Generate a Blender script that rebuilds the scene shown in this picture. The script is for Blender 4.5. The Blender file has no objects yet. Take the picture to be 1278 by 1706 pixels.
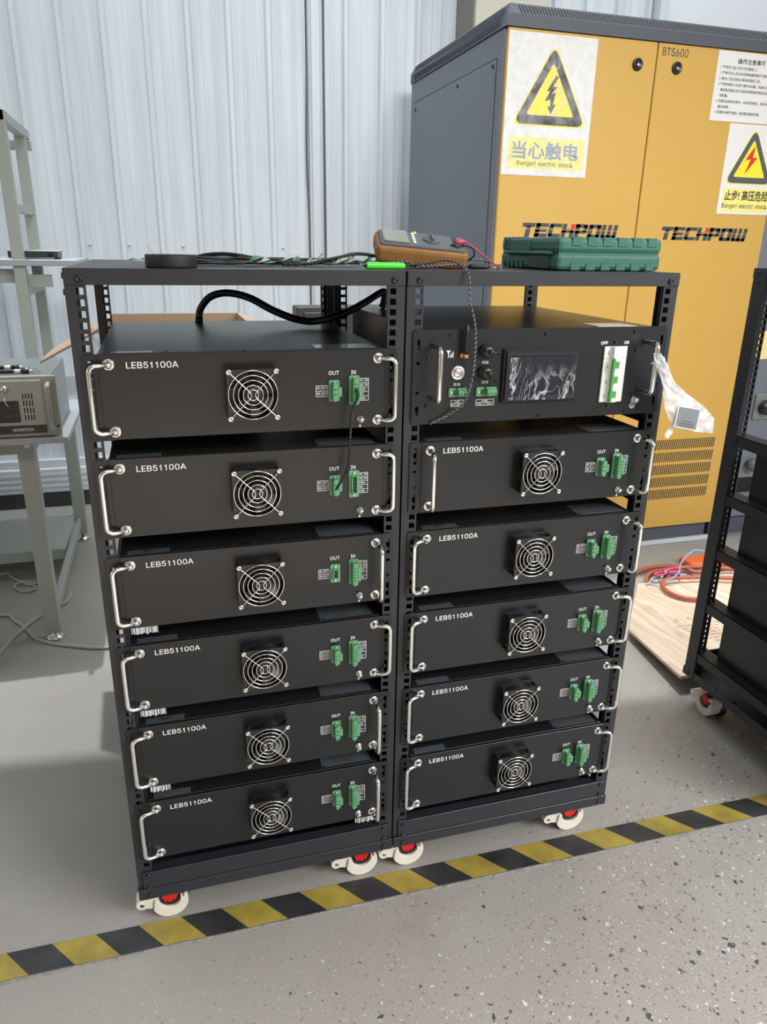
import bpy, bmesh, math, random
from mathutils import Vector, Matrix, noise
random.seed(7)
S = bpy.context.scene
COL = S.collection
PI = math.pi

# ------------------------------------------------------------------ camera
cam_data = bpy.data.cameras.new('camera')
cam = bpy.data.objects.new('camera', cam_data); COL.objects.link(cam)
cam_data.sensor_fit = 'VERTICAL'; cam_data.sensor_height = 36.0; cam_data.sensor_width = 27.0
cam_data.lens = 36.0 * 1232.090 / 1706.0
cam_data.clip_start = 0.05; cam_data.clip_end = 200
cam.matrix_world = Matrix(((0.960193, 0.079474, -0.267792, 0.130278), (-0.278853, 0.329092, -0.902186, -1.189244), (0.016428, 0.940948, 0.338153, 1.320371), (0.000000, 0.000000, 0.000000, 1.000000)))
S.camera = cam

# ------------------------------------------------------------------ world, sun, lamps, exposure
S.view_settings.view_transform = 'Standard'
S.view_settings.look = 'None'
S.view_settings.gamma = 1.0
S.view_settings.use_curve_mapping = False
S.view_settings.exposure = 1.0
world = bpy.data.worlds.new('daylight'); S.world = world; world.use_nodes = True
wn = world.node_tree.nodes; wl = world.node_tree.links
bg = wn['Background']
tc = wn.new('ShaderNodeTexCoord'); sp = wn.new('ShaderNodeSeparateXYZ'); rp = wn.new('ShaderNodeValToRGB')
wl.new(tc.outputs['Generated'], sp.inputs[0]); wl.new(sp.outputs['Z'], rp.inputs[0]); wl.new(rp.outputs[0], bg.inputs[0])
rp.color_ramp.elements[0].position = 0.0; rp.color_ramp.elements[0].color = (0.40, 0.365, 0.32, 1)
rp.color_ramp.elements[1].position = 0.42; rp.color_ramp.elements[1].color = (0.86, 0.94, 1.0, 1)
bg.inputs[1].default_value = 0.70

def lamp(name, kind, loc, aim, energy, color=(1, 1, 1), size=(1, 1), spread=None, angle=None):
    d = bpy.data.lights.new(name, kind); d.energy = energy; d.color = color
    if kind == 'AREA':
        d.shape = 'RECTANGLE'; d.size, d.size_y = size
        if spread: d.spread = spread
    if angle: d.angle = angle
    o = bpy.data.objects.new(name, d); COL.objects.link(o); o.location = loc
    o.rotation_euler = (Vector(aim) - Vector(loc)).to_track_quat('-Z', 'Y').to_euler()
    return o
# sun on the floor behind the racks; the unseen roof added below draws its shadow line
lamp('back_floor_sun', 'SUN', (0.6, 3.0, 8), (0.90, 1.88, 0), 1.22, (0.93, 0.97, 1.0), angle=math.radians(1.0))
# fill lamp added right of the camera to brighten the front floor
lamp('front_floor_fill', 'AREA', (3.4, -3.4, 2.6), (1.25, -1.2, 0.0), 32, (0.97, 0.985, 1.0), (2.4, 2.2), spread=math.radians(75))
# fill lamp added overhead to brighten the back wall
lamp('back_wall_fill', 'AREA', (0.6, 1.65, 5.0), (0.6, 2.86, 1.4), 33, (0.93, 0.97, 1.0), (6.5, 0.9), spread=math.radians(100))
# fill lamp added behind the camera, reaching over the racks to the cabinet doors
lamp('cabinet_door_fill', 'AREA', (1.7, -3.4, 4.0), (1.8, 1.575, 1.35), 9.5, (1.0, 0.97, 0.92), (2.6, .8), spread=math.radians(42))
# fill lamp added to brighten the floor that the module panels reflect
lamp('hall_floor_fill', 'AREA', (0.1, -4.0, 4.2), (0.1, -4.0, 0), 150, (1.0, 0.91, 0.83), (2.4, 3.4), spread=math.radians(70))

# ------------------------------------------------------------------ materials
def lin(r, g, b):
    f = lambda c: (c / 12.92 if c <= .04045 else ((c + .055) / 1.055) ** 2.4)
    return (f(r / 255), f(g / 255), f(b / 255), 1)
class NT:
    def __init__(s, m):
        s.t = m.node_tree; s.n = s.t.nodes; s.l = s.t.links
    def new(s, t, **k):
        n = s.n.new(t)
        for a, b in k.items(): setattr(n, a, b)
        return n
def mat(name, col, rough=.5, metal=0., bump=None, vary=None, spec=.5, trans=0., alpha=1., coat=0., emit=None):
    m = bpy.data.materials.new(name); m.use_nodes = True; N = NT(m); b = N.n['Principled BSDF']
    b.inputs['Base Color'].default_value = col; b.inputs['Roughness'].default_value = rough
    b.inputs['Metallic'].default_value = metal; b.inputs['Specular IOR Level'].default_value = spec
    b.inputs['Transmission Weight'].default_value = trans; b.inputs['Alpha'].default_value = alpha
    b.inputs['Coat Weight'].default_value = coat
    if emit: b.inputs['Emission Color'].default_value = col; b.inputs['Emission Strength'].default_value = emit
    if bump or vary: co = N.new('ShaderNodeTexCoord')
    if bump:
        nz = N.new('ShaderNodeTexNoise'); nz.inputs['Scale'].default_value = bump[0]; nz.inputs['Detail'].default_value = 3
        bp = N.new('ShaderNodeBump'); bp.inputs['Strength'].default_value = bump[1]; bp.inputs['Distance'].default_value = .002
        N.l.new(co.outputs['Object'], nz.inputs['Vector']); N.l.new(nz.outputs['Fac'], bp.inputs['Height']); N.l.new(bp.outputs[0], b.inputs['Normal'])
    if vary:
        nz = N.new('ShaderNodeTexNoise'); nz.inputs['Scale'].default_value = vary[0]; nz.inputs['Detail'].default_value = 5
        mx = N.new('ShaderNodeMix', data_type='RGBA')
        mx.inputs['A'].default_value = tuple(c * (1 - vary[1]) for c in col[:3]) + (1,)
        mx.inputs['B'].default_value = tuple(min(1, c * (1 + vary[1])) for c in col[:3]) + (1,)
        N.l.new(co.outputs['Object'], nz.inputs['Vector']); N.l.new(nz.outputs['Fac'], mx.inputs['Factor']); N.l.new(mx.outputs['Result'], b.inputs['Base Color'])
    return m
M = {}
M['panel'] = mat('black_powder_coat', (.007, .008, .010, 1), .32, bump=(900, .03), vary=(7, .15), spec=.5)
M['top'] = mat('black_cover_paint', (.014, .0145, .016, 1), .30, bump=(900, .03), spec=.4)
M['rack'] = mat('dark_frame_paint', (.018, .020, .025, 1), .40, bump=(1500, .02))
M['rackdark'] = mat('black_frame_paint', (.014, .015, .018, 1), .45)
M['chrome'] = mat('chrome', (.86, .85, .82, 1), .13, 1.0)
M['steel'] = mat('nickel_steel', (.68, .67, .64, 1), .28, 1.0)
M['bolt'] = mat('black_bolt', (.012, .012, .013, 1), .25)
M['plastic'] = mat('black_plastic', (.012, .012, .013, 1), .35)
M['blade'] = mat('fan_blade_plastic', (.022, .022, .025, 1), .42)
M['white_ink'] = mat('white_print', (.78, .78, .77, 1), .6)
M['black_ink'] = mat('black_print', (.025, .025, .028, 1), .5)
M['green_term'] = mat('green_terminal', lin(92, 150, 108), .4, coat=.2)
M['green_dark'] = mat('green_terminal_recess', lin(40, 96, 58), .5)
M['hole'] = mat('dark_recess', (.004, .004, .004, 1), .8)
M['gold'] = mat('brass', (.75, .52, .2, 1), .25, 1.0)
M['white_plastic'] = mat('white_nylon', lin(226, 218, 206), .45, bump=(60, .05))
M['red_plastic'] = mat('red_plastic', lin(214, 30, 34), .35)
M['breaker'] = mat('breaker_white', lin(222, 224, 220), .4)
M['lever'] = mat('breaker_green', lin(72, 150, 70), .35)
M['bag_print'] = mat('grey_label_print', lin(120, 128, 134), .45)
M['sticker'] = mat('grey_sticker', lin(80, 84, 88), .16, spec=.9)
M['yellow'] = mat('yellow_paint', lin(200, 161, 78), .42, bump=(500, .04), vary=(1.5, .05))
M['slate'] = mat('slate_grey_paint', lin(110, 117, 128), .5, bump=(500, .05), vary=(2, .06))
M['slate_dark'] = mat('slate_grey_cap', lin(78, 84, 94), .5, bump=(500, .05))
M['paper'] = mat('white_paper', lin(224, 226, 228), .35, bump=(25, .15))
M['warn_yellow'] = mat('warning_yellow', lin(240, 226, 50), .4)
M['warn_pale'] = mat('pale_warning_yellow', lin(236, 228, 130), .35)
M['warn_black'] = mat('warning_black', (.03, .03, .03, 1), .3)
M['warn_blue'] = mat('faded_blue_ink', lin(138, 152, 186), .5)
M['warn_grey'] = mat('faded_grey_ink', lin(120, 118, 92), .5)
M['red_ink'] = mat('red_print', lin(205, 45, 40), .5)
M['logo'] = mat('logo_slate', lin(58, 62, 72), .5)
M['bench'] = mat('grey_green_paint', lin(158, 164, 158), .45, bump=(300, .04))
M['bench_top'] = mat('bench_laminate', lin(158, 163, 167), .4)
M['ipc'] = mat('beige_grey_paint', lin(160, 162, 154), .42, bump=(600, .05))
M['ipc_side'] = mat('galvanised_sheet', lin(150, 156, 156), .35, .6)
M['cable'] = mat('black_cable', (.01, .01, .011, 1), .4)
M['twist'] = mat('white_twist', lin(190, 192, 190), .5)
M['twist_dim'] = mat('grey_twist', lin(125, 127, 127), .5)
M['dim_panel'] = mat('dim_grey_panel', lin(42, 46, 45), .5)
M['dim_frame'] = mat('dim_grey_frame', lin(50, 52, 51), .5)
M['grey_cable'] = mat('grey_cable', lin(170, 170, 166), .5)
M['tape'] = mat('black_tape', (.014, .014, .015, 1), .55, bump=(300, .15))
M['lime'] = mat('lime_plastic', lin(90, 232, 70), .35)
M['toolbox'] = mat('green_toolbox', lin(46, 102, 86), .5, bump=(420, .18))
M['toolbox_dark'] = mat('dark_green_toolbox', lin(34, 66, 56), .5, bump=(260, .35))
M['holster'] = mat('worn_orange_rubber', lin(146, 102, 50), .6, bump=(60, .2), vary=(25, .35))
M['meter'] = mat('meter_grey', lin(92, 98, 100), .45)
M['lcd'] = mat('meter_lcd', lin(150, 156, 152), .15)
M['pink'] = mat('pink_plastic', lin(206, 70, 110), .4)
M['yellow_btn'] = mat('yellow_button', lin(220, 200, 50), .4)
M['card'] = mat('cardboard', lin(172, 148, 122), .75, bump=(40, .1), vary=(8, .1))
M['orange_cable'] = mat('orange_cable', lin(170, 92, 72), .45)
M['orange'] = mat('orange_plastic', lin(232, 110, 54), .5)
M['blue_wire'] = mat('blue_wire', lin(130, 160, 205), .4)
M['pcb_green'] = mat('dark_green_case', lin(40, 58, 54), .4)
M['beige_wall'] = mat('beige_column_paint', lin(196, 192, 178), .7, bump=(60, .1), vary=(3, .06))
M['column_shade'] = mat('column_shade_paint', lin(120, 118, 110), .6)  # column paint with its shade put into the colour
M['ledge'] = mat('pale_ledge', lin(198, 204, 210), .6, vary=(6, .08))
M['base_dark'] = mat('dark_base_band', lin(52, 58, 62), .6)
M['note'] = mat('yellow_paper', lin(236, 224, 160), .6)
M['screen'] = mat('black_screen', (.01, .012, .018, 1), .06)
M['vent_dark'] = mat('vent_shadow', (.02, .018, .014, 1), .8)
M['button_ring'] = mat('brushed_nickel', (.72, .71, .69, 1), .3, 1.0)

# plain wall sheet, pale blue grey
def wall_mat():
    m = bpy.data.materials.new('painted_sheet'); m.use_nodes = True; N = NT(m); b = N.n['Principled BSDF']
    co = N.new('ShaderNodeTexCoord'); mp = N.new('ShaderNodeMapping'); mp.inputs['Scale'].default_value = (14, 1, .7)
    nz = N.new('ShaderNodeTexNoise'); nz.inputs['Scale'].default_value = 1.6; nz.inputs['Detail'].default_value = 6
    cr = N.new('ShaderNodeValToRGB'); cr.color_ramp.elements[0].position = .3; cr.color_ramp.elements[0].color = lin(196, 205, 212)
    cr.color_ramp.elements[1].position = .7; cr.color_ramp.elements[1].color = lin(214, 222, 229)
    N.l.new(co.outputs['Object'], mp.inputs[0]); N.l.new(mp.outputs[0], nz.inputs['Vector']); N.l.new(nz.outputs['Fac'], cr.inputs[0]); N.l.new(cr.outputs[0], b.inputs['Base Color'])
    b.inputs['Roughness'].default_value = .45
    return m
M['sheet'] = wall_mat()
def floor_mat():
    m = bpy.data.materials.new('terrazzo_concrete'); m.use_nodes = True; N = NT(m); b = N.n['Principled BSDF']
    co = N.new('ShaderNodeTexCoord')
    def noise_(sc, det=4, rough=.6):
        n = N.new('ShaderNodeTexNoise'); n.inputs['Scale'].default_value = sc; n.inputs['Detail'].default_value = det; n.inputs['Roughness'].default_value = rough
        N.l.new(co.outputs['Object'], n.inputs['Vector']); return n
    def ramp(src, p0, c0, p1, c1):
        r = N.new('ShaderNodeValToRGB'); r.color_ramp.elements[0].position = p0; r.color_ramp.elements[0].color = c0
        r.color_ramp.elements[1].position = p1; r.color_ramp.elements[1].color = c1; N.l.new(src, r.inputs[0]); return r
    def mix(f, a, bb, fac=None):
        x = N.new('ShaderNodeMix', data_type='RGBA')
        if f is not None: N.l.new(f, x.inputs['Factor'])
        else: x.inputs['Factor'].default_value = fac
        if isinstance(a, tuple): x.inputs['A'].default_value = a
        else: N.l.new(a, x.inputs['A'])
        if isinstance(bb, tuple): x.inputs['B'].default_value = bb
        else: N.l.new(bb, x.inputs['B'])
        return x.outputs['Result']
    base = ramp(noise_(1.1, 5).outputs['Fac'], .3, lin(147, 140, 131), .7, lin(168, 164, 157)).outputs[0]
    fine = ramp(noise_(420, 3, .8).outputs['Fac'], .36, lin(112, 107, 100), .66, lin(190, 187, 182)).outputs[0]
    c = mix(None, base, fine, .42)
    def chips(scale, thr, color, c, region, dark=True):
        v = N.new('ShaderNodeTexVoronoi'); v.inputs['Scale'].default_value = scale; v.inputs['Randomness'].default_value = 1
        wv = N.new('ShaderNodeVectorMath', operation='ADD'); wn_ = noise_(45, 2); sc = N.new('ShaderNodeVectorMath', operation='SCALE'); sc.inputs['Scale'].default_value = .022
        N.l.new(wn_.outputs['Color'], sc.inputs[0]); N.l.new(co.outputs['Object'], wv.inputs[0]); N.l.new(sc.outputs[0], wv.inputs[1]); N.l.new(wv.outputs[0], v.inputs['Vector'])
        # a chip's size comes from its cell's random colour
        sx = N.new('ShaderNodeSeparateColor'); N.l.new(v.outputs['Color'], sx.inputs[0])
        r1 = N.new('ShaderNodeMapRange'); r1.inputs['From Min'].default_value = 1 - thr; r1.inputs['From Max'].default_value = 1.0; r1.inputs['To Min'].default_value = 0; r1.inputs['To Max'].default_value = .30
        N.l.new(sx.outputs[0], r1.inputs['Value'])
        mr = N.new('ShaderNodeMath', operation='MULTIPLY'); N.l.new(r1.outputs[0], mr.inputs[0]); N.l.new(region, mr.inputs[1])
        lt = N.new('ShaderNodeMath', operation='LESS_THAN'); N.l.new(v.outputs['Distance'], lt.inputs[0]); N.l.new(mr.outputs[0], lt.inputs[1])
        return mix(lt.outputs[0], c, color)
    # the worn, exposed chips lie towards the right front; the rest is dustier
    sxyz = N.new('ShaderNodeSeparateXYZ'); N.l.new(co.outputs['Object'], sxyz.inputs[0])
    ad = N.new('ShaderNodeMath', operation='MULTIPLY_ADD'); N.l.new(sxyz.outputs['Y'], ad.inputs[0]); ad.inputs[1].default_value = -1.7; N.l.new(sxyz.outputs['X'], ad.inputs[2])
    n2 = noise_(3, 3); ad2 = N.new('ShaderNodeMath', operation='ADD'); N.l.new(ad.outputs[0], ad2.inputs[0]); N.l.new(n2.outputs['Fac'], ad2.inputs[1])
    rg = N.new('ShaderNodeMapRange'); rg.inputs['From Min'].default_value = .45; rg.inputs['From Max'].default_value = 1.8; rg.inputs['To Min'].default_value = .10; rg.inputs['To Max'].default_value = 1.0
    N.l.new(ad2.outputs[0], rg.inputs['Value'])
    c = chips(70, .45, lin(92, 88, 84), c, rg.outputs[0]); c = chips(58, .26, lin(205, 203, 198), c, rg.outputs[0]); c = chips(40, .30, lin(78, 76, 76), c, rg.outputs[0])
    c = chips(120, .35, lin(120, 108, 92), c, rg.outputs[0])
    def specks(scale, p0, col, c):
        v = N.new('ShaderNodeTexVoronoi'); v.inputs['Scale'].default_value = scale; N.l.new(co.outputs['Object'], v.inputs['Vector'])
        sx = N.new('ShaderNodeSeparateColor'); N.l.new(v.outputs['Color'], sx.inputs[0])
        g1 = N.new('ShaderNodeMath', operation='GREATER_THAN'); N.l.new(sx.outputs[1], g1.inputs[0]); g1.inputs[1].default_value = p0
        g2 = N.new('ShaderNodeMath', operation='LESS_THAN'); N.l.new(v.outputs['Distance'], g2.inputs[0]); g2.inputs[1].default_value = .25
        g3 = N.new('ShaderNodeMath', operation='MULTIPLY'); N.l.new(g1.outputs[0], g3.inputs[0]); N.l.new(g2.outputs[0], g3.inputs[1])
        g4 = N.new('ShaderNodeMath', operation='MULTIPLY'); N.l.new(g3.outputs[0], g4.inputs[0]); N.l.new(rg2.outputs[0], g4.inputs[1])
        return mix(g4.outputs[0], c, col)
    rg2 = N.new('ShaderNodeMapRange'); rg2.inputs['From Min'].default_value = .6; rg2.inputs['From Max'].default_value = 2.2; rg2.inputs['To Min'].default_value = .10; rg2.inputs['To Max'].default_value = .85; N.l.new(ad2.outputs[0], rg2.inputs['Value'])
    c = specks(190, .76, lin(206, 205, 202), c); c = specks(170, .78, lin(104, 98, 92), c); c = specks(110, .90, lin(214, 213, 210), c); c = specks(95, .90, lin(92, 88, 86), c)
    st = ramp(noise_(2.6, 6, .7).outputs['Fac'], .60, (0, 0, 0, 1), .78, (1, 1, 1, 1))
    c = mix(st.outputs[0], c, mix(None, c, lin(118, 112, 104), .35))
    N.l.new(c, b.inputs['Base Color']); b.inputs['Roughness'].default_value = .52
    return m
M['floor'] = floor_mat()
def hazard_mat():
    m = bpy.data.materials.new('hazard_stripes'); m.use_nodes = True; N = NT(m); b = N.n['Principled BSDF']
    co = N.new('ShaderNodeTexCoord'); s = N.new('ShaderNodeSeparateXYZ'); N.l.new(co.outputs['Object'], s.inputs[0])
    a = N.new('ShaderNodeMath', operation='MULTIPLY_ADD'); N.l.new(s.outputs['Y'], a.inputs[0]); a.inputs[1].default_value = .80; N.l.new(s.outputs['X'], a.inputs[2])
    o = N.new('ShaderNodeMath', operation='ADD'); N.l.new(a.outputs[0], o.inputs[0]); o.inputs[1].default_value = 8.2 + .0975 - .0348
    f = N.new('ShaderNodeMath', operation='WRAP'); N.l.new(o.outputs[0], f.inputs[0]); f.inputs[1].default_value = 0; f.inputs[2].default_value = .164
    g = N.new('ShaderNodeMath', operation='GREATER_THAN'); N.l.new(f.outputs[0], g.inputs[0]); g.inputs[1].default_value = .082
    nz = N.new('ShaderNodeTexNoise'); nz.inputs['Scale'].default_value = 14; nz.inputs['Detail'].default_value = 6; N.l.new(co.outputs['Object'], nz.inputs['Vector'])
    ry = N.new('ShaderNodeValToRGB'); ry.color_ramp.elements[0].position = .32; ry.color_ramp.elements[0].color = lin(136, 120, 54); ry.color_ramp.elements[1].position = .6; ry.color_ramp.elements[1].color = lin(168, 149, 64)
    rk = N.new('ShaderNodeValToRGB'); rk.color_ramp.elements[0].position = .35; rk.color_ramp.elements[0].color = lin(38, 39, 42); rk.color_ramp.elements[1].position = .75; rk.color_ramp.elements[1].color = lin(62, 62, 62)
    N.l.new(nz.outputs['Fac'], ry.inputs[0]); N.l.new(nz.outputs['Fac'], rk.inputs[0])
    x = N.new('ShaderNodeMix', data_type='RGBA'); N.l.new(g.outputs[0], x.inputs['Factor']); N.l.new(rk.outputs[0], x.inputs['A']); N.l.new(ry.outputs[0], x.inputs['B'])
    N.l.new(x.outputs['Result'], b.inputs['Base Color']); b.inputs['Roughness'].default_value = .5
    return m
M['hazard'] = hazard_mat()
def wood_mat():
    m = bpy.data.materials.new('printed_ply_sheet'); m.use_nodes = True; N = NT(m); b = N.n['Principled BSDF']
    co = N.new('ShaderNodeTexCoord'); mp = N.new('ShaderNodeMapping'); mp.inputs['Scale'].default_value = (16, 2.2, 3)
    nz = N.new('ShaderNodeTexNoise'); nz.inputs['Scale'].default_value = 1.4; nz.inputs['Detail'].default_value = 7; nz.inputs['Distortion'].default_value = 1.6
    cr = N.new('ShaderNodeValToRGB'); cr.color_ramp.elements[0].position = .3; cr.color_ramp.elements[0].color = lin(190, 168, 142); cr.color_ramp.elements[1].position = .65; cr.color_ramp.elements[1].color = lin(220, 202, 180)
    N.l.new(co.outputs['Object'], mp.inputs[0]); N.l.new(mp.outputs[0], nz.inputs['Vector']); N.l.new(nz.outputs['Fac'], cr.inputs[0]); N.l.new(cr.outputs[0], b.inputs['Base Color'])
    b.inputs['Roughness'].default_value = .5
    return m
M['wood'] = wood_mat()
def film_mat(name, base, clear, scale, strength, tint=(1, 1, 1, 1), rough=.12):
    m = bpy.data.materials.new(name); m.use_nodes = True; N = NT(m); b = N.n['Principled BSDF']; out = N.n['Material Output']
    b.inputs['Base Color'].default_value = base; b.inputs['Roughness'].default_value = rough; b.inputs['Specular IOR Level'].default_value = .9
    t = N.new('ShaderNodeBsdfTransparent'); t.inputs[0].default_value = tint
    co = N.new('ShaderNodeTexCoord'); nz = N.new('ShaderNodeTexNoise'); nz.inputs['Scale'].default_value = scale; nz.inputs['Detail'].default_value = 5; nz.inputs['Distortion'].default_value = 1.5
    N.l.new(co.outputs['Object'], nz.inputs['Vector'])
    bp = N.new('ShaderNodeBump'); bp.inputs['Strength'].default_value = strength; bp.inputs['Distance'].default_value = .01
    N.l.new(nz.outputs['Fac'], bp.inputs['Height']); N.l.new(bp.outputs[0], b.inputs['Normal'])
    mx = N.new('ShaderNodeMixShader'); r = N.new('ShaderNodeMapRange'); r.inputs['From Min'].default_value = .35; r.inputs['From Max'].default_value = .65
    r.inputs['To Min'].default_value = max(0, 1 - clear - .2); r.inputs['To Max'].default_value = min(1, (1 - clear) + min(.2, 1 - clear))
    N.l.new(nz.outputs['Fac'], r.inputs['Value']); N.l.new(r.outputs[0], mx.inputs[0]); N.l.new(t.outputs[0], mx.inputs[1]); N.l.new(b.outputs[0], mx.inputs[2]); N.l.new(mx.outputs[0], out.inputs[0])
    return m
def crease_mat():
    m = bpy.data.materials.new('crumpled_screen_film'); m.use_nodes = True; N = NT(m); b = N.n['Principled BSDF']; out = N.n['Material Output']
    b.inputs['Base Color'].default_value = lin(215, 220, 226); b.inputs['Roughness'].default_value = .15; b.inputs['Specular IOR Level'].default_value = .9
    t = N.new('ShaderNodeBsdfTransparent'); t.inputs[0].default_value = (.93, .94, .95, 1)
    co = N.new('ShaderNodeTexCoord'); nz = N.new('ShaderNodeTexNoise'); nz.inputs['Scale'].default_value = 14; nz.inputs['Detail'].default_value = 3
    N.l.new(co.outputs['Object'], nz.inputs['Vector'])
    sc = N.new('ShaderNodeVectorMath', operation='SCALE'); sc.inputs['Scale'].default_value = .06; N.l.new(nz.outputs['Color'], sc.inputs[0])
    ad = N.new('ShaderNodeVectorMath', operation='ADD'); N.l.new(co.outputs['Object'], ad.inputs[0]); N.l.new(sc.outputs[0], ad.inputs[1])
    mp = N.new('ShaderNodeMapping'); mp.inputs['Scale'].default_value = (1.5, 1, .55); mp.inputs['Rotation'].default_value = (0, .7, 0); N.l.new(ad.outputs[0], mp.inputs[0])
    facs = []
    for scale, w, di in ((11, .030, 2.2), (26, .045, 1.4)):
        v = N.new('ShaderNodeTexNoise'); v.inputs['Scale'].default_value = scale; v.inputs['Detail'].default_value = 1.5; v.inputs['Distortion'].default_value = di; N.l.new(mp.outputs[0], v.inputs['Vector'])
        a_ = N.new('ShaderNodeMath', operation='SUBTRACT'); N.l.new(v.outputs['Fac'], a_.inputs[0]); a_.inputs[1].default_value = .5
        b_ = N.new('ShaderNodeMath', operation='ABSOLUTE'); N.l.new(a_.outputs[0], b_.inputs[0])
        r = N.new('ShaderNodeMapRange'); r.inputs['From Min'].default_value = 0; r.inputs['From Max'].default_value = w; r.inputs['To Min'].default_value = 1; r.inputs['To Max'].default_value = 0
        N.l.new(b_.outputs[0], r.inputs['Value']); facs.append(r.outputs[0])
    # crease glints painted in white, denser where the film bunches, low and left
    n2 = N.new('ShaderNodeTexNoise'); n2.inputs['Scale'].default_value = 22; n2.inputs['Detail'].default_value = 4; N.l.new(ad.outputs[0], n2.inputs['Vector'])
    s_ = N.new('ShaderNodeSeparateXYZ'); N.l.new(co.outputs['Object'], s_.inputs[0])
    dz = N.new('ShaderNodeMapRange'); dz.inputs['From Min'].default_value = .100; dz.inputs['From Max'].default_value = .045; dz.inputs['To Min'].default_value = .0; dz.inputs['To Max'].default_value = .75; N.l.new(s_.outputs['Z'], dz.inputs['Value'])
    dx = N.new('ShaderNodeMapRange'); dx.inputs['From Min'].default_value = .215; dx.inputs['From Max'].default_value = .176; dx.inputs['To Min'].default_value = 0; dx.inputs['To Max'].default_value = .6; N.l.new(s_.outputs['X'], dx.inputs['Value'])
    mxx = N.new('ShaderNodeMath', operation='MAXIMUM'); N.l.new(dz.outputs[0], mxx.inputs[0]); N.l.new(dx.outputs[0], mxx.inputs[1])
    m1 = N.new('ShaderNodeMath', operation='MAXIMUM'); N.l.new(facs[0], m1.inputs[0]); N.l.new(facs[1], m1.inputs[1])
    ml = N.new('ShaderNodeMath', operation='MULTIPLY'); N.l.new(m1.outputs[0], ml.inputs[0]); N.l.new(mxx.outputs[0], ml.inputs[1])
    m2 = N.new('ShaderNodeMath', operation='MULTIPLY'); N.l.new(ml.outputs[0], m2.inputs[0]); N.l.new(n2.outputs['Fac'], m2.inputs[1])
    m3 = N.new('ShaderNodeMath', operation='MULTIPLY_ADD'); N.l.new(m2.outputs[0], m3.inputs[0]); m3.inputs[1].default_value = 2.1; m3.inputs[2].default_value = .02; m3.use_clamp = True
    bp = N.new('ShaderNodeBump'); bp.inputs['Strength'].default_value = .8; bp.inputs['Distance'].default_value = .004; N.l.new(m1.outputs[0], bp.inputs['Height']); N.l.new(bp.outputs[0], b.inputs['Normal'])
    mx = N.new('ShaderNodeMixShader'); N.l.new(m3.outputs[0], mx.inputs[0]); N.l.new(t.outputs[0], mx.inputs[1]); N.l.new(b.outputs[0], mx.inputs[2]); N.l.new(mx.outputs[0], out.inputs[0])
    return m
M['bag'] = film_mat('clear_bag_film', lin(232, 238, 244), .50, 34, .3)
M['film'] = crease_mat()
M['clear_sheet'] = film_mat('laminate_film', lin(225, 228, 230), .86, 18, .5)
M['wrap'] = film_mat('clear_wrap', lin(150, 158, 164), .6, 24, .8)
def strip_mat():
    m = bpy.data.materials.new('barcode_strip'); m.use_nodes = True; N = NT(m); b = N.n['Principled BSDF']
    co = N.new('ShaderNodeTexCoord'); w = N.new('ShaderNodeTexNoise'); w.noise_dimensions = '1D'; w.inputs['Scale'].default_value = 420; w.inputs['Detail'].default_value = 2
    s = N.new('ShaderNodeSeparateXYZ'); N.l.new(co.outputs['Object'], s.inputs[0]); N.l.new(s.outputs['X'], w.inputs['W'])
    cr = N.new('ShaderNodeValToRGB'); cr.color_ramp.elements[0].position = .42; cr.color_ramp.elements[0].color = lin(70, 72, 76); cr.color_ramp.elements[1].position = .52; cr.color_ramp.elements[1].color = lin(205, 208, 210)
    N.l.new(w.outputs['Fac'], cr.inputs[0]); N.l.new(cr.outputs[0], b.inputs['Base Color']); b.inputs['Roughness'].default_value = .35
    return m
M['strip'] = strip_mat()

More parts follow.
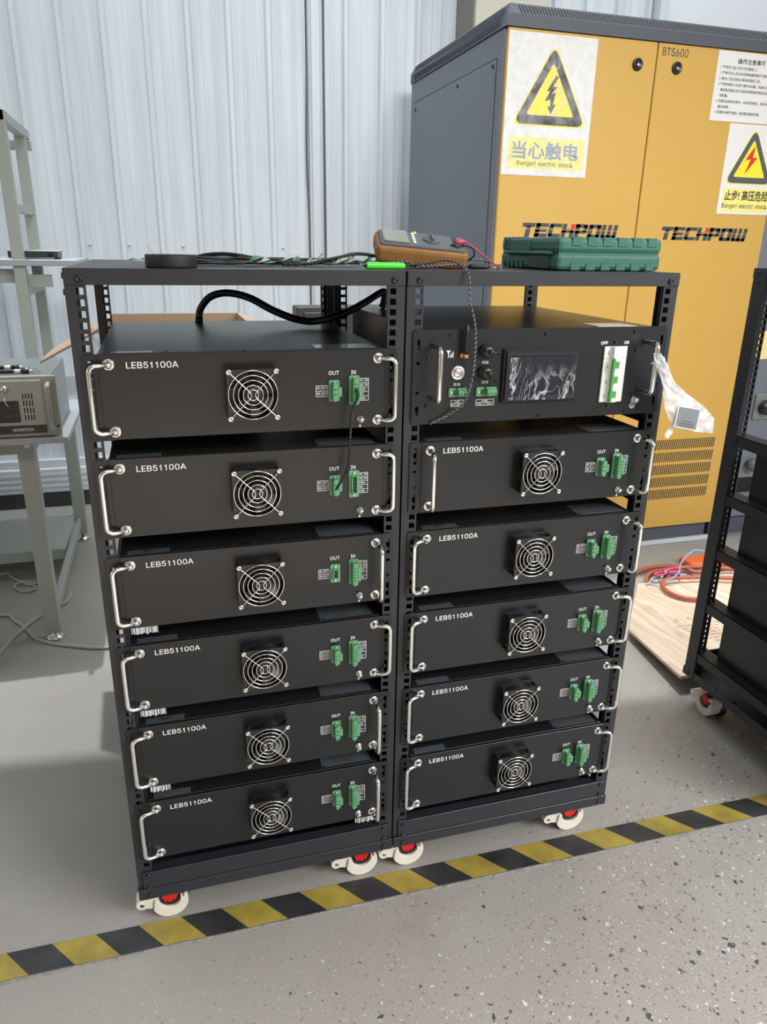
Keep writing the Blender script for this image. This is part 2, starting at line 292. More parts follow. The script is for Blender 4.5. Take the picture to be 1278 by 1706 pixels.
# ------------------------------------------------------------------ mesh helpers
class MB:
    """collects shapes that make up ONE part"""
    def __init__(s, mtx=None): s.bm = bmesh.new(); s.m = mtx
    def _add(s, t, smooth=False):
        if s.m is not None: bmesh.ops.transform(t, matrix=s.m, verts=t.verts)
        if smooth:
            for f in t.faces: f.smooth = True
        me = bpy.data.meshes.new('tmp'); t.to_mesh(me); t.free(); s.bm.from_mesh(me); bpy.data.meshes.remove(me); return s
    def box(s, a, b, bev=0, seg=1):
        t = bmesh.new(); bmesh.ops.create_cube(t, size=1)
        lo = [min(a[i], b[i]) for i in range(3)]; hi = [max(a[i], b[i]) for i in range(3)]
        for v in t.verts: v.co = Vector(((lo[i] + hi[i]) / 2 + v.co[i] * (hi[i] - lo[i]) for i in range(3)))
        if bev: bmesh.ops.bevel(t, geom=t.edges[:], offset=bev, segments=seg, affect='EDGES', profile=.5)
        return s._add(t)
    def cyl(s, p0, p1, r, r2=None, n=20, smooth=True, caps=True):
        p0, p1 = Vector(p0), Vector(p1); d = p1 - p0; t = bmesh.new()
        bmesh.ops.create_cone(t, cap_ends=caps, segments=n, radius1=r, radius2=r if r2 is None else r2, depth=d.length)
        q = d.to_track_quat('Z', 'Y').to_matrix().to_4x4(); q.translation = (p0 + p1) / 2
        bmesh.ops.transform(t, matrix=q, verts=t.verts)
        for f in t.faces: f.smooth = smooth and len(f.verts) == 4
        return s._add(t)
    def ring(s, c, axis, R, r, n=28, k=8):
        c = Vector(c); axis = Vector(axis).normalized(); u = axis.orthogonal().normalized(); w = axis.cross(u)
        return s.tube([c + (u * math.cos(i / n * 2 * PI) + w * math.sin(i / n * 2 * PI)) * R for i in range(n)], r, k, closed=True)
    def tube(s, pts, r, k=8, closed=False, smooth=True):
        pts = [Vector(p) for p in pts]; n = len(pts); t = bmesh.new(); rings = []; up = None
        for i, p in enumerate(pts):
            a = pts[(i - 1) % n] if (closed or i > 0) else p; b = pts[(i + 1) % n] if (closed or i < n - 1) else p
            d = (b - a).normalized()
            if up is None: up = d.orthogonal().normalized()
            else:
                up = up - d * up.dot(d)
                up = up.normalized() if up.length > 1e-6 else d.orthogonal().normalized()
            w = d.cross(up); rr = r[i] if isinstance(r, (list, tuple)) else r
            rings.append([t.verts.new(p + (up * math.cos(j / k * 2 * PI) + w * math.sin(j / k * 2 * PI)) * rr) for j in range(k)])
        for i in range(n if closed else n - 1):
            A, B = rings[i], rings[(i + 1) % n]
            for j in range(k): t.faces.new((A[j], A[(j + 1) % k], B[(j + 1) % k], B[j]))
        if not closed:
            t.faces.new(rings[0][::-1]); t.faces.new(rings[-1])
        for f in t.faces: f.smooth = smooth and len(f.verts) == 4
        return s._add(t)
    def prism(s, poly, axis, a, b, bev=0):
        """polygon in the two other axes, extruded from a to b along axis ('x','y','z')"""
        t = bmesh.new()
        def P(u, v, w): return {'x': (w, u, v), 'y': (u, w, v), 'z': (u, v, w)}[axis]
        A = [t.verts.new(P(u, v, a)) for u, v in poly]; B = [t.verts.new(P(u, v, b)) for u, v in poly]; n = len(poly)
        t.faces.new(A); t.faces.new(B[::-1])
        for i in range(n): t.faces.new((A[i], B[i], B[(i + 1) % n], A[(i + 1) % n]))
        bmesh.ops.recalc_face_normals(t, faces=t.faces[:])
        if bev: bmesh.ops.bevel(t, geom=t.edges[:], offset=bev, segments=2, affect='EDGES', profile=.5)
        return s._add(t)
    def mesh(s, verts, faces, smooth=False):
        t = bmesh.new(); vs = [t.verts.new(v) for v in verts]
        for f in faces: t.faces.new([vs[i] for i in f])
        return s._add(t, smooth)
    def lathe(s, prof, c, axis, n=28):
        """profile of (radius, height) turned about axis through c"""
        c = Vector(c); ax = Vector(axis).normalized(); u = ax.orthogonal().normalized(); w = ax.cross(u); t = bmesh.new(); R = []
        for r, h in prof: R.append([t.verts.new(c + ax * h + (u * math.cos(i / n * 2 * PI) + w * math.sin(i / n * 2 * PI)) * max(r, 1e-5)) for i in range(n)])
        for a, b in zip(R, R[1:]):
            for i in range(n):
                f = t.faces.new((a[i], a[(i + 1) % n], b[(i + 1) % n], b[i])); f.smooth = True
        t.faces.new(R[0][::-1]); t.faces.new(R[-1])
        bmesh.ops.recalc_face_normals(t, faces=t.faces[:])
        return s._add(t)
    def add(s, me, mtx=None):
        t = bmesh.new(); t.from_mesh(me)
        if mtx is not None: bmesh.ops.transform(t, matrix=mtx, verts=t.verts)
        return s._add(t)
    def data(s, name):
        me = bpy.data.meshes.new(name); s.bm.to_mesh(me); s.bm.free(); return me

def link(name, me, m=None, parent=None):
    o = bpy.data.objects.new(name, me); COL.objects.link(o)
    if m is not None and me is not None and not me.materials: me.materials.append(M[m] if isinstance(m, str) else m)
    if parent is not None: o.parent = parent
    return o
def part(name, mb, m, parent, label=None):
    o = link(name, mb.data(name) if isinstance(mb, MB) else mb, m, parent)
    if label: o['label'] = label
    return o
def thing(name, label, cat, loc=(0, 0, 0), group=None, rot=(0, 0, 0)):
    o = link(name, None); o.location = loc; o.rotation_euler = rot; o['label'] = label; o['category'] = cat; o.empty_display_size = .05
    if group: o['group'] = group
    return o
def single(name, mb, m, label, cat, group=None):
    o = link(name, mb.data(name), m); o['label'] = label; o['category'] = cat
    if group: o['group'] = group
    return o
def struct(name, mb, m):
    o = link(name, mb.data(name), m); o['kind'] = 'structure'; return o
def spline(pts, n=8):
    pts = [Vector(p) for p in pts]; out = []
    for i in range(len(pts) - 1):
        p0 = pts[max(i - 1, 0)]; p1 = pts[i]; p2 = pts[i + 1]; p3 = pts[min(i + 2, len(pts) - 1)]
        for k in range(n):
            t = k / n
            out.append(.5 * ((2 * p1) + (p2 - p0) * t + (2 * p0 - 5 * p1 + 4 * p2 - p3) * t * t + (3 * p1 - p0 - 3 * p2 + p3) * t ** 3))
    out.append(pts[-1]); return out
def curve_mesh(cu):
    o = bpy.data.objects.new('tmp', cu); COL.objects.link(o); dg = bpy.context.evaluated_depsgraph_get(); dg.update()
    me = bpy.data.meshes.new_from_object(o.evaluated_get(dg)); bpy.data.objects.remove(o); return me
def plate(outline, holes, y0, y1):
    """flat sheet in the XZ plane with holes cut through, thickness y0..y1"""
    cu = bpy.data.curves.new('tmp', 'CURVE'); cu.dimensions = '2D'; cu.fill_mode = 'BOTH'; cu.extrude = abs(y1 - y0) / 2
    for loop in [outline] + holes:
        s = cu.splines.new('POLY'); s.points.add(len(loop) - 1); s.use_cyclic_u = True
        for p, q in zip(s.points, loop): p.co = (q[0], q[1], 0, 1)
    me = curve_mesh(cu); bpy.data.curves.remove(cu)
    for v in me.vertices: v.co = Vector((v.co.x, (y0 + y1) / 2 - v.co.z, v.co.y))
    return me
def rrect(x0, z0, x1, z1, r, n=4):
    r = min(r, (x1 - x0) / 2 - 1e-6, (z1 - z0) / 2 - 1e-6); P = []
    for cx, cz, a in ((x1 - r, z1 - r, 0), (x0 + r, z1 - r, PI / 2), (x0 + r, z0 + r, PI), (x1 - r, z0 + r, 1.5 * PI)):
        for i in range(n + 1): P.append((cx + r * math.cos(a + i / n * PI / 2), cz + r * math.sin(a + i / n * PI / 2)))
    return P
def circ(cx, cz, r, n=32): return [(cx + r * math.cos(i / n * 2 * PI), cz + r * math.sin(i / n * 2 * PI)) for i in range(n)]
# outlines of the plain grotesque letters used on the labels: advance, closed loops
GLYPH = {'!': (196, ['67,160 63,509 132,509 128,160', '98,-4 86,-3 75,1 66,9 58,18 54,29 52,41 54,53 58,64 66,73 75,80 86,85 98,86 110,85 121,80 130,73 138,64 142,53 143,41 142,29 138,18 130,9 121,1 110,-3']), '+': (453, ['198,34 198,364 255,364 255,34', '61,172 61,226 391,226 391,172']), '-': (453, ['337,244 337,188 114,188 114,244']), '.': (188, ['95,-4 83,-3 73,1 63,9 55,18 51,29 50,41 51,53 55,64 63,73 73,81 83,85 95,87 107,85 118,81 128,73 135,64 140,53 141,41 140,29 135,18 128,9 118,1 107,-3']), '/': (249, ['235,533 71,-76 14,-76 178,533']), '0': (453, ['227,-7 191,-3 158,7 130,24 105,48 85,77 69,113 57,155 50,202 48,254 50,306 57,353 69,395 85,431 106,461 130,484 159,502 191,512 227,516 262,512 295,502 323,484 348,461 368,431 384,395 396,353 403,306 405,254 403,202 396,155 384,113 368,77 348,48 323,24 295,7 263,-3', '227,50 250,52 271,60 290,74 306,92 320,116 330,144 338,176 342,213 344,254 342,295 338,332 330,365 320,393 306,416 290,435 271,449 250,457 227,460 203,457 182,449 163,435 147,416 134,393 123,365 115,332 111,295 109,254 111,213 115,176 123,144 134,116 147,92 163,74 182,60 203,52']), '1': (400, ['250,0 250,509 206,509 192,466 158,428 98,398 98,342 142,358 188,392 188,0']), '2': (453, ['64,0 64,47 234,229 252,248 268,266 282,282 294,298 303,312 311,327 316,341 319,356 320,371 319,389 315,405 308,419 298,431 287,441 273,449 258,455 241,458 224,460 205,458 188,454 172,447 159,438 148,427 139,413 132,398 128,381 127,362 66,362 68,391 75,418 86,442 102,464 121,482 143,496 168,507 196,513 225,516 254,513 281,507 306,497 328,482 346,465 361,445 372,423 379,398 381,372 380,354 377,336 371,318 363,299 351,280 336,259 317,235 294,209 267,180 153,60 153,57 389,57 389,0']), '5': (453, ['221,-7 192,-5 165,1 140,11 118,25 99,41 83,60 71,82 63,105 60,130 122,130 125,115 130,102 138,89 148,78 160,68 173,60 188,54 204,51 221,50 241,51 259,56 276,64 291,75 304,89 314,104 322,122 326,141 328,162 326,183 321,203 314,221 303,237 290,251 275,262 257,270 238,275 218,277 201,276 184,273 167,268 152,262 139,255 128,246 67,253 96,509 366,509 366,452 151,452 134,301 136,301 148,311 162,318 178,325 194,330 212,333 229,334 252,332 274,328 294,321 313,311 330,299 345,285 358,269 370,251 379,231 386,210 390,187 391,163 388,132 381,102 369,76 352,52 332,32 309,15 282,3 253,-4']), '6': (453, ['226,-7 196,-4 168,3 142,15 119,31 100,51 84,74 73,101 66,130 64,162 65,187 71,212 80,239 93,268 112,302 137,340 252,509 322,509 151,261 145,261 151,270 157,279 165,288 174,295 184,302 196,307 208,311 221,313 235,314 265,312 291,305 316,295 337,280 355,262 370,240 380,215 387,187 389,157 387,127 379,98 368,73 352,50 333,30 310,14 284,3 257,-4', '226,48 245,50 263,55 279,63 293,73 304,86 314,101 322,119 326,137 327,157 326,178 322,196 314,213 304,228 293,241 279,251 263,259 245,264 226,265 207,264 190,259 174,252 160,241 148,229 138,214 131,197 126,179 125,158 126,138 131,119 138,102 148,86 160,73 174,63 190,55 207,50']), '7': (453, ['97,0 323,448 323,452 62,452 62,509 391,509 391,449 165,0']), '9': (453, ['226,516 256,513 285,506 310,494 333,478 352,458 368,434 380,408 387,378 389,347 387,322 382,296 373,270 359,240 340,207 315,168 200,0 130,0 301,248 307,248 302,238 295,229 287,221 278,214 268,207 257,202 245,198 232,195 218,195 188,197 161,203 137,214 116,229 98,247 83,269 72,294 66,321 64,352 66,382 73,411 85,436 101,459 120,479 143,494 168,506 196,513', '226,460 207,459 190,454 174,446 160,435 148,423 138,407 131,390 127,372 125,352 127,331 131,313 138,295 148,280 160,268 174,257 190,250 207,245 226,243 245,245 263,249 279,257 293,267 305,280 314,295 322,312 326,330 327,350 326,371 322,390 314,407 305,422 293,435 279,446 263,454 245,459']), 'A': (480, ['16,0 201,509 276,509 463,0 395,0 287,302 280,323 272,346 264,372 255,402 244,438 232,478 245,478 233,437 222,402 213,371 204,345 197,322 191,302 85,0', '110,142 110,199 370,199 370,142']), 'B': (456, ['60,0 60,509 241,509 274,507 304,501 329,491 350,477 367,461 381,442 390,421 396,398 398,374 397,353 393,336 387,320 378,307 368,295 356,286 343,278 329,272 315,267 315,262 331,260 347,254 363,245 378,234 391,220 402,203 411,184 416,161 418,136 416,111 410,88 400,67 386,48 368,31 344,18 317,8 284,2 247,0', '125,57 245,57 281,60 309,67 330,80 344,96 353,115 355,137 354,153 350,169 342,184 333,197 320,209 306,218 289,225 269,229 248,231 125,231', '125,285 238,285 256,287 273,290 288,296 302,304 314,314 323,326 330,340 335,355 336,372 333,393 326,412 313,429 294,442 270,449 240,452 125,452']), 'C': (510, ['267,-7 225,-3 186,7 150,25 119,49 92,79 70,115 53,157 44,203 40,254 44,305 53,352 70,393 92,429 119,459 150,484 186,501 225,512 267,516 293,514 317,511 340,504 362,496 383,485 402,471 419,456 435,438 448,418 459,397 467,373 473,348 408,348 404,365 397,380 389,395 380,407 369,418 357,428 344,437 330,444 315,449 300,453 284,455 267,456 237,453 209,445 184,432 161,414 141,391 125,364 113,332 106,295 103,254 106,213 113,177 125,145 141,117 161,94 184,76 210,63 237,56 267,53 284,54 300,56 315,60 330,65 344,72 357,81 369,90 380,102 389,114 397,128 404,144 408,160 473,160 467,135 459,112 448,91 435,71 420,53 402,38 383,24 363,13 341,5 317,-2 293,-6']), 'D': (502, ['219,0 96,0 96,57 215,57 254,60 288,68 318,81 343,99 363,122 379,149 390,181 397,216 399,255 397,294 390,329 379,361 364,388 344,410 320,428 291,441 258,449 221,452 93,452 93,509 225,509 273,505 315,495 353,478 385,455 412,426 433,391 449,351 458,306 462,255 458,205 449,159 433,119 411,83 384,54 351,31 312,14 268,3', '125,509 125,0 60,0 60,509']), 'E': (419, ['60,0 60,509 372,509 372,452 125,452 125,286 355,286 355,229 125,229 125,57 375,57 375,0']), 'F': (410, ['60,0 60,509 369,509 369,452 125,452 125,278 346,278 346,221 125,221 125,0']), 'H': (517, ['60,0 60,509 125,509 125,289 392,289 392,509 457,509 457,0 392,0 392,232 125,232 125,0']), 'I': (300, ['31,0 31,57 118,57 118,452 31,452 31,509 269,509 269,452 183,452 183,57 269,57 269,0']), 'L': (393, ['60,0 60,509 125,509 125,57 361,57 361,0']), 'M': (628, ['60,0 60,509 152,509 277,187 287,159 299,123 311,84 322,49 307,49 318,83 330,121 342,158 352,187 476,509 568,509 568,0 504,0 504,291 504,327 505,369 506,413 507,457 513,457 508,441 503,425 498,409 482,363 467,322 456,291 342,0 286,0 170,291 159,321 145,361 129,408 112,457 119,457 120,416 121,372 122,328 122,291 122,0']), 'N': (523, ['60,0 60,509 136,509 343,183 349,174 355,163 363,151 371,137 379,122 388,107 396,90 405,73 414,55 405,54 403,72 402,90 401,108 400,126 399,142 399,157 399,195 399,509 463,509 463,0 387,0 202,290 177,331 168,346 159,363 148,381 108,452 119,454 122,384 124,328 125,291 125,0']), 'O': (533, ['267,-7 225,-3 186,7 150,25 119,49 92,79 70,115 53,157 44,203 40,254 44,305 53,352 70,393 92,429 119,459 150,484 186,501 225,512 267,516 309,512 348,501 384,484 415,459 442,429 464,393 480,352 490,305 493,254 490,203 480,157 464,115 442,79 415,49 384,25 348,7 309,-3', '267,53 296,55 324,63 349,76 372,94 392,116 408,144 420,176 428,213 430,254 428,295 420,332 408,365 392,392 372,415 349,433 324,446 296,453 267,456 237,453 210,445 184,433 161,415 142,392 125,364 113,332 106,295 103,254 106,213 113,176 125,144 142,117 161,94 184,76 210,63 237,55']), 'P': (445, ['60,0 60,509 235,509 272,506 305,499 332,487 356,471 375,452 390,430 400,404 407,377 409,348 407,318 400,291 390,265 375,243 356,223 332,207 305,195 272,188 235,186 109,186 109,242 233,242 257,244 279,248 297,256 312,266 324,279 333,294 339,310 343,328 344,348 343,367 339,385 333,402 324,416 312,428 297,439 279,446 257,451 232,452 125,452 125,0']), 'R': (449, ['60,0 60,509 236,509 273,506 305,500 333,489 356,473 376,455 390,433 401,408 407,381 409,352 407,323 401,296 390,271 376,250 356,232 333,217 305,206 273,200 236,198 96,198 96,255 234,255 258,256 280,260 298,267 313,276 325,287 334,300 340,316 344,333 345,352 344,371 340,389 334,405 325,419 313,430 298,440 279,446 258,451 233,452 125,452 125,0', '353,0 230,229 303,229 428,0']), 'S': (447, ['224,-9 188,-7 156,-1 128,9 102,23 81,40 64,60 51,83 42,109 38,137 104,137 108,118 114,102 123,88 136,76 150,66 166,59 185,53 204,50 224,49 246,50 267,54 286,60 303,69 317,79 329,92 338,106 344,122 346,139 344,154 340,168 332,179 322,189 310,197 296,205 280,211 263,217 245,222 184,239 145,253 112,269 86,289 67,313 56,341 52,372 54,400 62,425 75,448 92,468 113,484 138,498 165,508 195,514 227,516 259,514 289,508 316,498 340,484 360,468 377,449 390,427 398,403 401,378 337,378 332,402 320,421 302,437 280,449 254,456 225,459 204,457 185,454 167,448 152,440 139,430 129,418 121,405 117,391 115,376 117,359 122,345 131,334 142,324 155,315 169,308 184,302 198,297 212,293 264,279 279,275 295,270 312,264 328,256 344,248 359,238 372,226 384,213 395,198 402,180 407,161 408,139 406,112 399,87 386,64 370,43 349,25 323,11 294,0 261,-7']), 'T': (449, ['32,452 32,509 417,509 417,452 257,452 257,0 193,0 193,452']), 'U': (517, ['259,-8 220,-6 186,2 154,15 126,33 103,55 85,80 71,108 63,140 60,173 60,509 124,509 124,178 126,155 132,133 141,113 153,95 169,80 187,68 208,59 232,53 259,52 285,53 309,59 331,68 349,80 364,95 377,113 385,133 391,155 393,178 393,509 457,509 457,173 454,140 446,108 433,80 414,55 391,33 363,15 332,2 297,-6']), 'V': (480, ['204,0 16,509 84,509 192,206 199,187 207,164 215,137 225,106 236,71 248,31 235,31 247,71 257,107 267,138 276,165 283,187 290,206 395,509 463,509 278,0']), 'W': (686, ['155,0 16,509 82,509 163,196 167,179 172,162 175,145 187,94 190,76 194,58 197,40 189,40 193,58 196,76 200,94 203,111 207,128 211,145 224,196 306,509 380,509 462,196 466,179 470,162 474,145 486,94 490,76 494,58 497,40 488,40 492,58 495,76 499,94 503,111 506,128 510,145 523,196 603,509 670,509 530,0 455,0 368,323 362,345 357,368 351,391 346,417 341,445 336,475 350,475 345,446 340,420 335,395 330,371 324,347 318,323 230,0']), '_': (319, ['319,0 319,-56 0,-56 0,0']), 'a': (389, ['160,-9 137,-7 115,-3 94,5 76,15 60,29 48,45 38,63 32,84 30,108 32,128 36,146 43,161 53,174 64,184 78,193 92,200 108,206 125,211 143,214 161,217 178,220 234,227 247,229 257,231 265,235 271,240 274,246 276,255 276,257 275,272 272,285 267,297 260,307 251,315 240,322 227,327 212,330 196,331 178,330 163,327 149,322 137,316 127,309 118,301 110,292 104,283 100,274 41,291 51,313 64,331 79,346 95,358 114,368 133,375 153,380 173,383 194,384 208,384 223,382 239,379 255,375 271,369 286,360 300,350 312,336 322,320 330,301 335,278 337,251 337,0 277,0 277,52 272,52 267,43 260,34 252,25 242,16 229,8 215,1 199,-4 181,-7', '170,45 192,47 211,51 228,59 242,68 254,80 263,93 270,108 274,122 276,138 276,190 272,187 267,184 259,182 251,180 241,178 231,176 200,171 175,168 161,166 147,163 134,159 122,153 112,147 103,139 97,130 93,118 92,105 93,93 96,82 102,72 109,64 119,57 130,52 142,48 156,46']), 'c': (396, ['207,-8 174,-5 144,3 117,16 93,35 72,58 56,85 44,116 37,150 34,187 37,225 44,260 56,291 72,318 93,341 117,360 144,374 174,382 207,384 226,384 243,381 260,377 276,371 291,364 305,356 318,346 330,335 340,322 349,308 356,293 362,277 303,262 300,272 295,281 290,289 284,297 278,304 270,311 261,316 252,321 242,325 231,328 220,329 207,330 184,328 163,321 145,310 130,296 118,278 108,258 102,236 98,212 96,187 98,163 102,139 108,117 118,97 130,80 145,66 163,55 184,49 207,46 220,47 232,49 243,52 253,55 262,60 271,66 279,73 285,80 292,89 297,98 301,107 304,117 363,102 357,86 350,70 341,56 331,43 319,32 306,21 292,12 277,5 261,-1 244,-5 226,-7']), 'e': (404, ['212,-8 177,-5 145,3 117,16 92,35 72,58 56,85 44,116 37,150 34,187 36,224 44,258 55,290 71,317 91,340 115,359 142,373 172,382 205,384 226,383 246,380 266,374 285,366 303,355 319,341 334,324 347,305 357,282 365,256 370,227 371,194 371,169 75,169 75,221 338,221 310,202 308,226 304,248 298,269 288,286 277,301 263,314 246,323 227,328 205,330 183,328 164,323 146,313 131,301 119,286 109,270 102,251 97,231 96,211 96,178 98,151 102,127 110,106 121,88 135,73 151,61 169,53 190,48 212,46 227,47 241,49 254,53 265,58 276,65 285,73 294,82 300,93 306,105 365,91 358,72 348,55 335,39 320,26 302,14 283,4 261,-3 237,-7']), 'g': (425, ['207,-151 180,-149 156,-146 134,-140 114,-132 97,-122 82,-110 70,-97 59,-84 51,-69 101,-41 107,-49 114,-57 122,-66 131,-74 142,-82 154,-88 169,-93 187,-96 207,-97 236,-95 261,-87 282,-75 298,-58 308,-34 311,-6 311,68 306,68 301,60 294,51 287,41 277,32 266,23 252,16 236,10 217,6 195,5 165,7 138,14 113,27 90,43 71,65 55,90 43,120 36,154 34,191 36,229 43,263 55,293 71,320 90,342 112,361 138,374 166,382 196,384 218,383 237,379 253,373 267,365 279,356 288,346 296,336 302,327 308,319 313,319 313,379 372,379 372,-9 370,-40 363,-67 350,-90 334,-109 314,-124 291,-136 265,-144 237,-149', '205,59 227,61 246,66 264,75 278,87 290,103 300,121 307,142 311,166 312,193 311,219 307,242 300,264 291,283 279,299 264,312 247,322 227,328 205,330 182,328 163,322 145,312 130,298 118,282 109,262 102,241 98,218 96,193 98,167 102,144 109,123 118,104 131,88 145,76 163,66 183,61']), 'h': (410, ['114,227 114,0 53,0 53,509 114,509 114,287 102,287 116,319 132,344 152,362 175,374 200,382 227,384 252,383 275,377 295,369 313,356 328,340 341,321 350,298 355,271 357,240 357,0 296,0 296,235 293,263 286,286 273,304 256,318 235,326 210,329 192,328 176,324 161,317 147,308 136,297 126,283 119,266 115,248']), 'i': (167, ['53,0 53,379 114,379 114,0', '84,443 73,444 63,448 54,455 47,463 43,472 41,483 43,494 47,504 54,512 63,518 73,522 84,524 95,522 105,518 114,512 121,504 125,494 126,483 125,472 121,463 114,455 105,448 95,444']), 'k': (381, ['110,137 110,212 121,212 284,379 360,379 184,199 177,199', '53,0 53,509 114,509 114,0', '294,0 148,186 191,229 372,0']), 'l': (189, ['139,-2 112,0 91,8 74,20 62,37 55,59 53,84 53,509 114,509 114,99 114,83 117,71 120,62 126,57 135,53 146,52 160,53 170,54 181,3 162,-1 154,-2 147,-2']), 'n': (410, ['114,227 114,0 53,0 53,379 112,379 112,287 102,287 116,319 132,344 152,362 175,374 200,382 227,384 252,383 275,377 295,369 313,356 328,340 341,321 350,298 355,271 357,240 357,0 296,0 296,235 293,263 286,286 273,304 256,318 235,326 210,329 192,328 176,324 161,317 147,308 136,297 126,283 119,266 115,248']), 'o': (415, ['207,-8 174,-5 144,3 117,16 93,35 72,58 56,85 44,116 37,150 34,187 37,225 44,260 56,291 72,318 93,341 117,360 144,374 174,382 207,384 241,382 271,374 299,360 323,341 343,318 359,291 371,260 379,225 381,187 379,150 371,116 359,85 343,58 323,35 299,16 271,3 241,-5', '207,46 231,49 252,55 270,66 285,80 298,97 307,117 314,139 318,163 319,187 318,212 314,236 307,258 298,278 285,296 270,310 252,321 231,328 207,330 184,328 163,321 145,310 130,296 118,278 108,258 102,236 98,212 96,187 98,163 102,139 108,117 118,97 130,80 145,66 163,55 184,49']), 'r': (259, ['53,0 53,379 112,379 112,321 115,321 124,339 137,354 152,367 171,377 191,383 213,385 229,384 243,384 243,322 230,324 223,325 215,326 207,326 190,324 174,321 159,315 146,306 135,296 126,284 119,269 115,254 114,237 114,0']), 's': (365, ['182,-8 157,-7 133,-3 112,3 93,12 76,24 62,38 50,54 41,73 36,94 94,107 101,87 111,72 124,60 141,52 160,47 181,45 206,47 227,53 244,62 258,74 265,88 268,103 266,115 262,126 254,136 243,144 229,150 212,155 149,170 118,180 92,192 72,208 58,227 50,249 47,274 49,295 55,314 65,332 79,347 95,360 115,370 137,378 161,383 187,384 212,383 234,379 254,372 271,363 286,352 299,339 309,324 318,308 324,290 268,277 262,291 254,304 243,316 228,325 210,331 187,333 166,331 147,326 131,317 119,305 111,292 109,277 110,264 115,253 124,243 136,235 152,229 172,223 229,209 261,200 287,187 306,171 320,153 328,131 331,107 329,85 323,65 312,47 298,31 281,18 260,6 236,-2 210,-7']), 't': (227, ['204,379 204,327 6,327 6,379', '65,471 126,471 126,98 127,83 130,70 136,61 144,55 156,51 170,50 185,51 202,54 213,2 207,0 200,-2 192,-3 184,-3 176,-4 168,-4 138,-1 113,7 92,21 77,41 68,64 65,93']), ' ': (280, [])}
def text_mesh(s, x, z, w, h, y, bold=0., thick=.0003, shear=0., keep=False):
    """lettering facing -y, its ink box set to x..x+w, z..z+h, lying on plane y"""
    if all(c in GLYPH for c in s):
        cu = bpy.data.curves.new('tmp', 'CURVE'); cu.dimensions = '2D'; cu.fill_mode = 'BOTH'; pen = 0
        for c in s:
            adv, loops = GLYPH[c]
            for lp in loops:
                q = [tuple(int(k) for k in p.split(',')) for p in lp.split()]
                sp_ = cu.splines.new('POLY'); sp_.points.add(len(q) - 1); sp_.use_cyclic_u = True
                for p, (u, v) in zip(sp_.points, q): p.co = ((pen + u) / 1000, v / 1000, 0, 1)
            pen += adv
    else:
        cu = bpy.data.curves.new('tmp', 'FONT'); cu.body = s; cu.size = 1; cu.offset = bold; cu.shear = shear; cu.resolution_u = 3
    me = curve_mesh(cu); bpy.data.curves.remove(cu)
    if bold and all(c in GLYPH for c in s):   # heavier strokes: the letters laid over themselves a hair apart
        t = MB()
        for k, (du, dv) in enumerate(((bold, 0), (-bold, 0), (0, bold), (0, -bold))): t.add(me, Matrix.Translation((du, dv, k * 3e-5)))
        me = t.data('letters')
    xs = [v.co.x for v in me.vertices] or [0, 1]; ys = [v.co.y for v in me.vertices] or [0, 1]
    x0, x1, y0, y1 = min(xs), max(xs), min(ys), max(ys); sx = w / (x1 - x0); sy = h / (y1 - y0)
    if keep: sx = sy = min(sx, sy)
    for v in me.vertices: v.co = Vector((x + (v.co.x - x0) * sx, y - thick - v.co.z, z + (v.co.y - y0) * sy))
    return me

# ------------------------------------------------------------------ setting: floor, wall, column
struct('floor', MB().box((-6, -6, -.1), (8, 3.0, 0)), 'floor')
# back wall of ribbed sheet: one big rib every 0.1845 m with two small ridges between
def ribbed(x0, x1, y, z0, z1, phase):
    prof = []; k = math.floor((x0 - phase) / .1845) - 1
    while phase + k * .1845 < x1 + .2:
        c = phase + k * .1845
        prof += [(c - .018, 0), (c - .009, -.022), (c + .009, -.022), (c + .018, 0)]
        for d in (.068, .118): prof += [(c + d - .011, 0), (c + d - .004, -.0024), (c + d + .004, -.0024), (c + d + .011, 0)]
        k += 1
    prof = [p for p in prof if x0 < p[0] < x1]; prof = [(x0, 0)] + prof + [(x1, 0)]
    V = []; F = []
    for i, (x, d) in enumerate(prof):
        V += [(x, y + d, z0), (x, y + d, z1)]
        if i: F.append((2 * i - 2, 2 * i, 2 * i + 1, 2 * i - 1))
    n = len(V); V += [(x0, y + .06, z0), (x0, y + .06, z1), (x1, y + .06, z0), (x1, y + .06, z1)]
    F += [(n, n + 1, n + 3, n + 2), (0, 1, n + 1, n), (n - 2, n + 2, n + 3, n - 1)]
    return MB().mesh(V, F)
wall = struct('wall_back', ribbed(-5, .895, 2.86, 0, 5.2, -.386), 'sheet')
struct('wall_back_right', ribbed(.99, 6, 2.86, 0, 5.2, 1.096), 'sheet')
mbs = MB().box((.912, 2.85, .26), (.978, 2.92, 5.2)).box((.922, 2.838, .26), (.966, 2.852, 5.2), .004)
struct('trim_1', mbs, 'sheet')
led = MB().box((-5, 2.80, .085), (6, 2.858, .215), .006).box((-5, 2.825, .215), (6, 2.858, .255), .004)
for zz in (.115, .145, .175): led.box((-5, 2.797, zz), (6, 2.801, zz + .012))
struct('trim_2', led, 'ledge')
struct('baseboard_back', MB().box((-5, 2.82, 0), (6, 2.858, .085)), 'base_dark')
struct('column_shade_side', MB().box((1.66, 2.62, 0), (1.668, 2.858, 5.2)).box((1.64, 2.845, 0), (1.70, 2.857, 5.2)), 'column_shade')  # dark sheet over the column's left face, standing in for its shade
struct('wall_column', MB().box((1.669, 2.62, 0), (2.05, 2.858, 5.2), .006), 'beige_wall')
struct('trim_4', MB().box((2.78, 2.78, 1.6), (2.83, 2.858, 5.2), .004), 'sheet')
struct('window_1', MB().box((2.84, 2.82, 1.7), (4.4, 2.857, 4.0), .01), mat('white_panel', lin(222, 228, 234), .4))
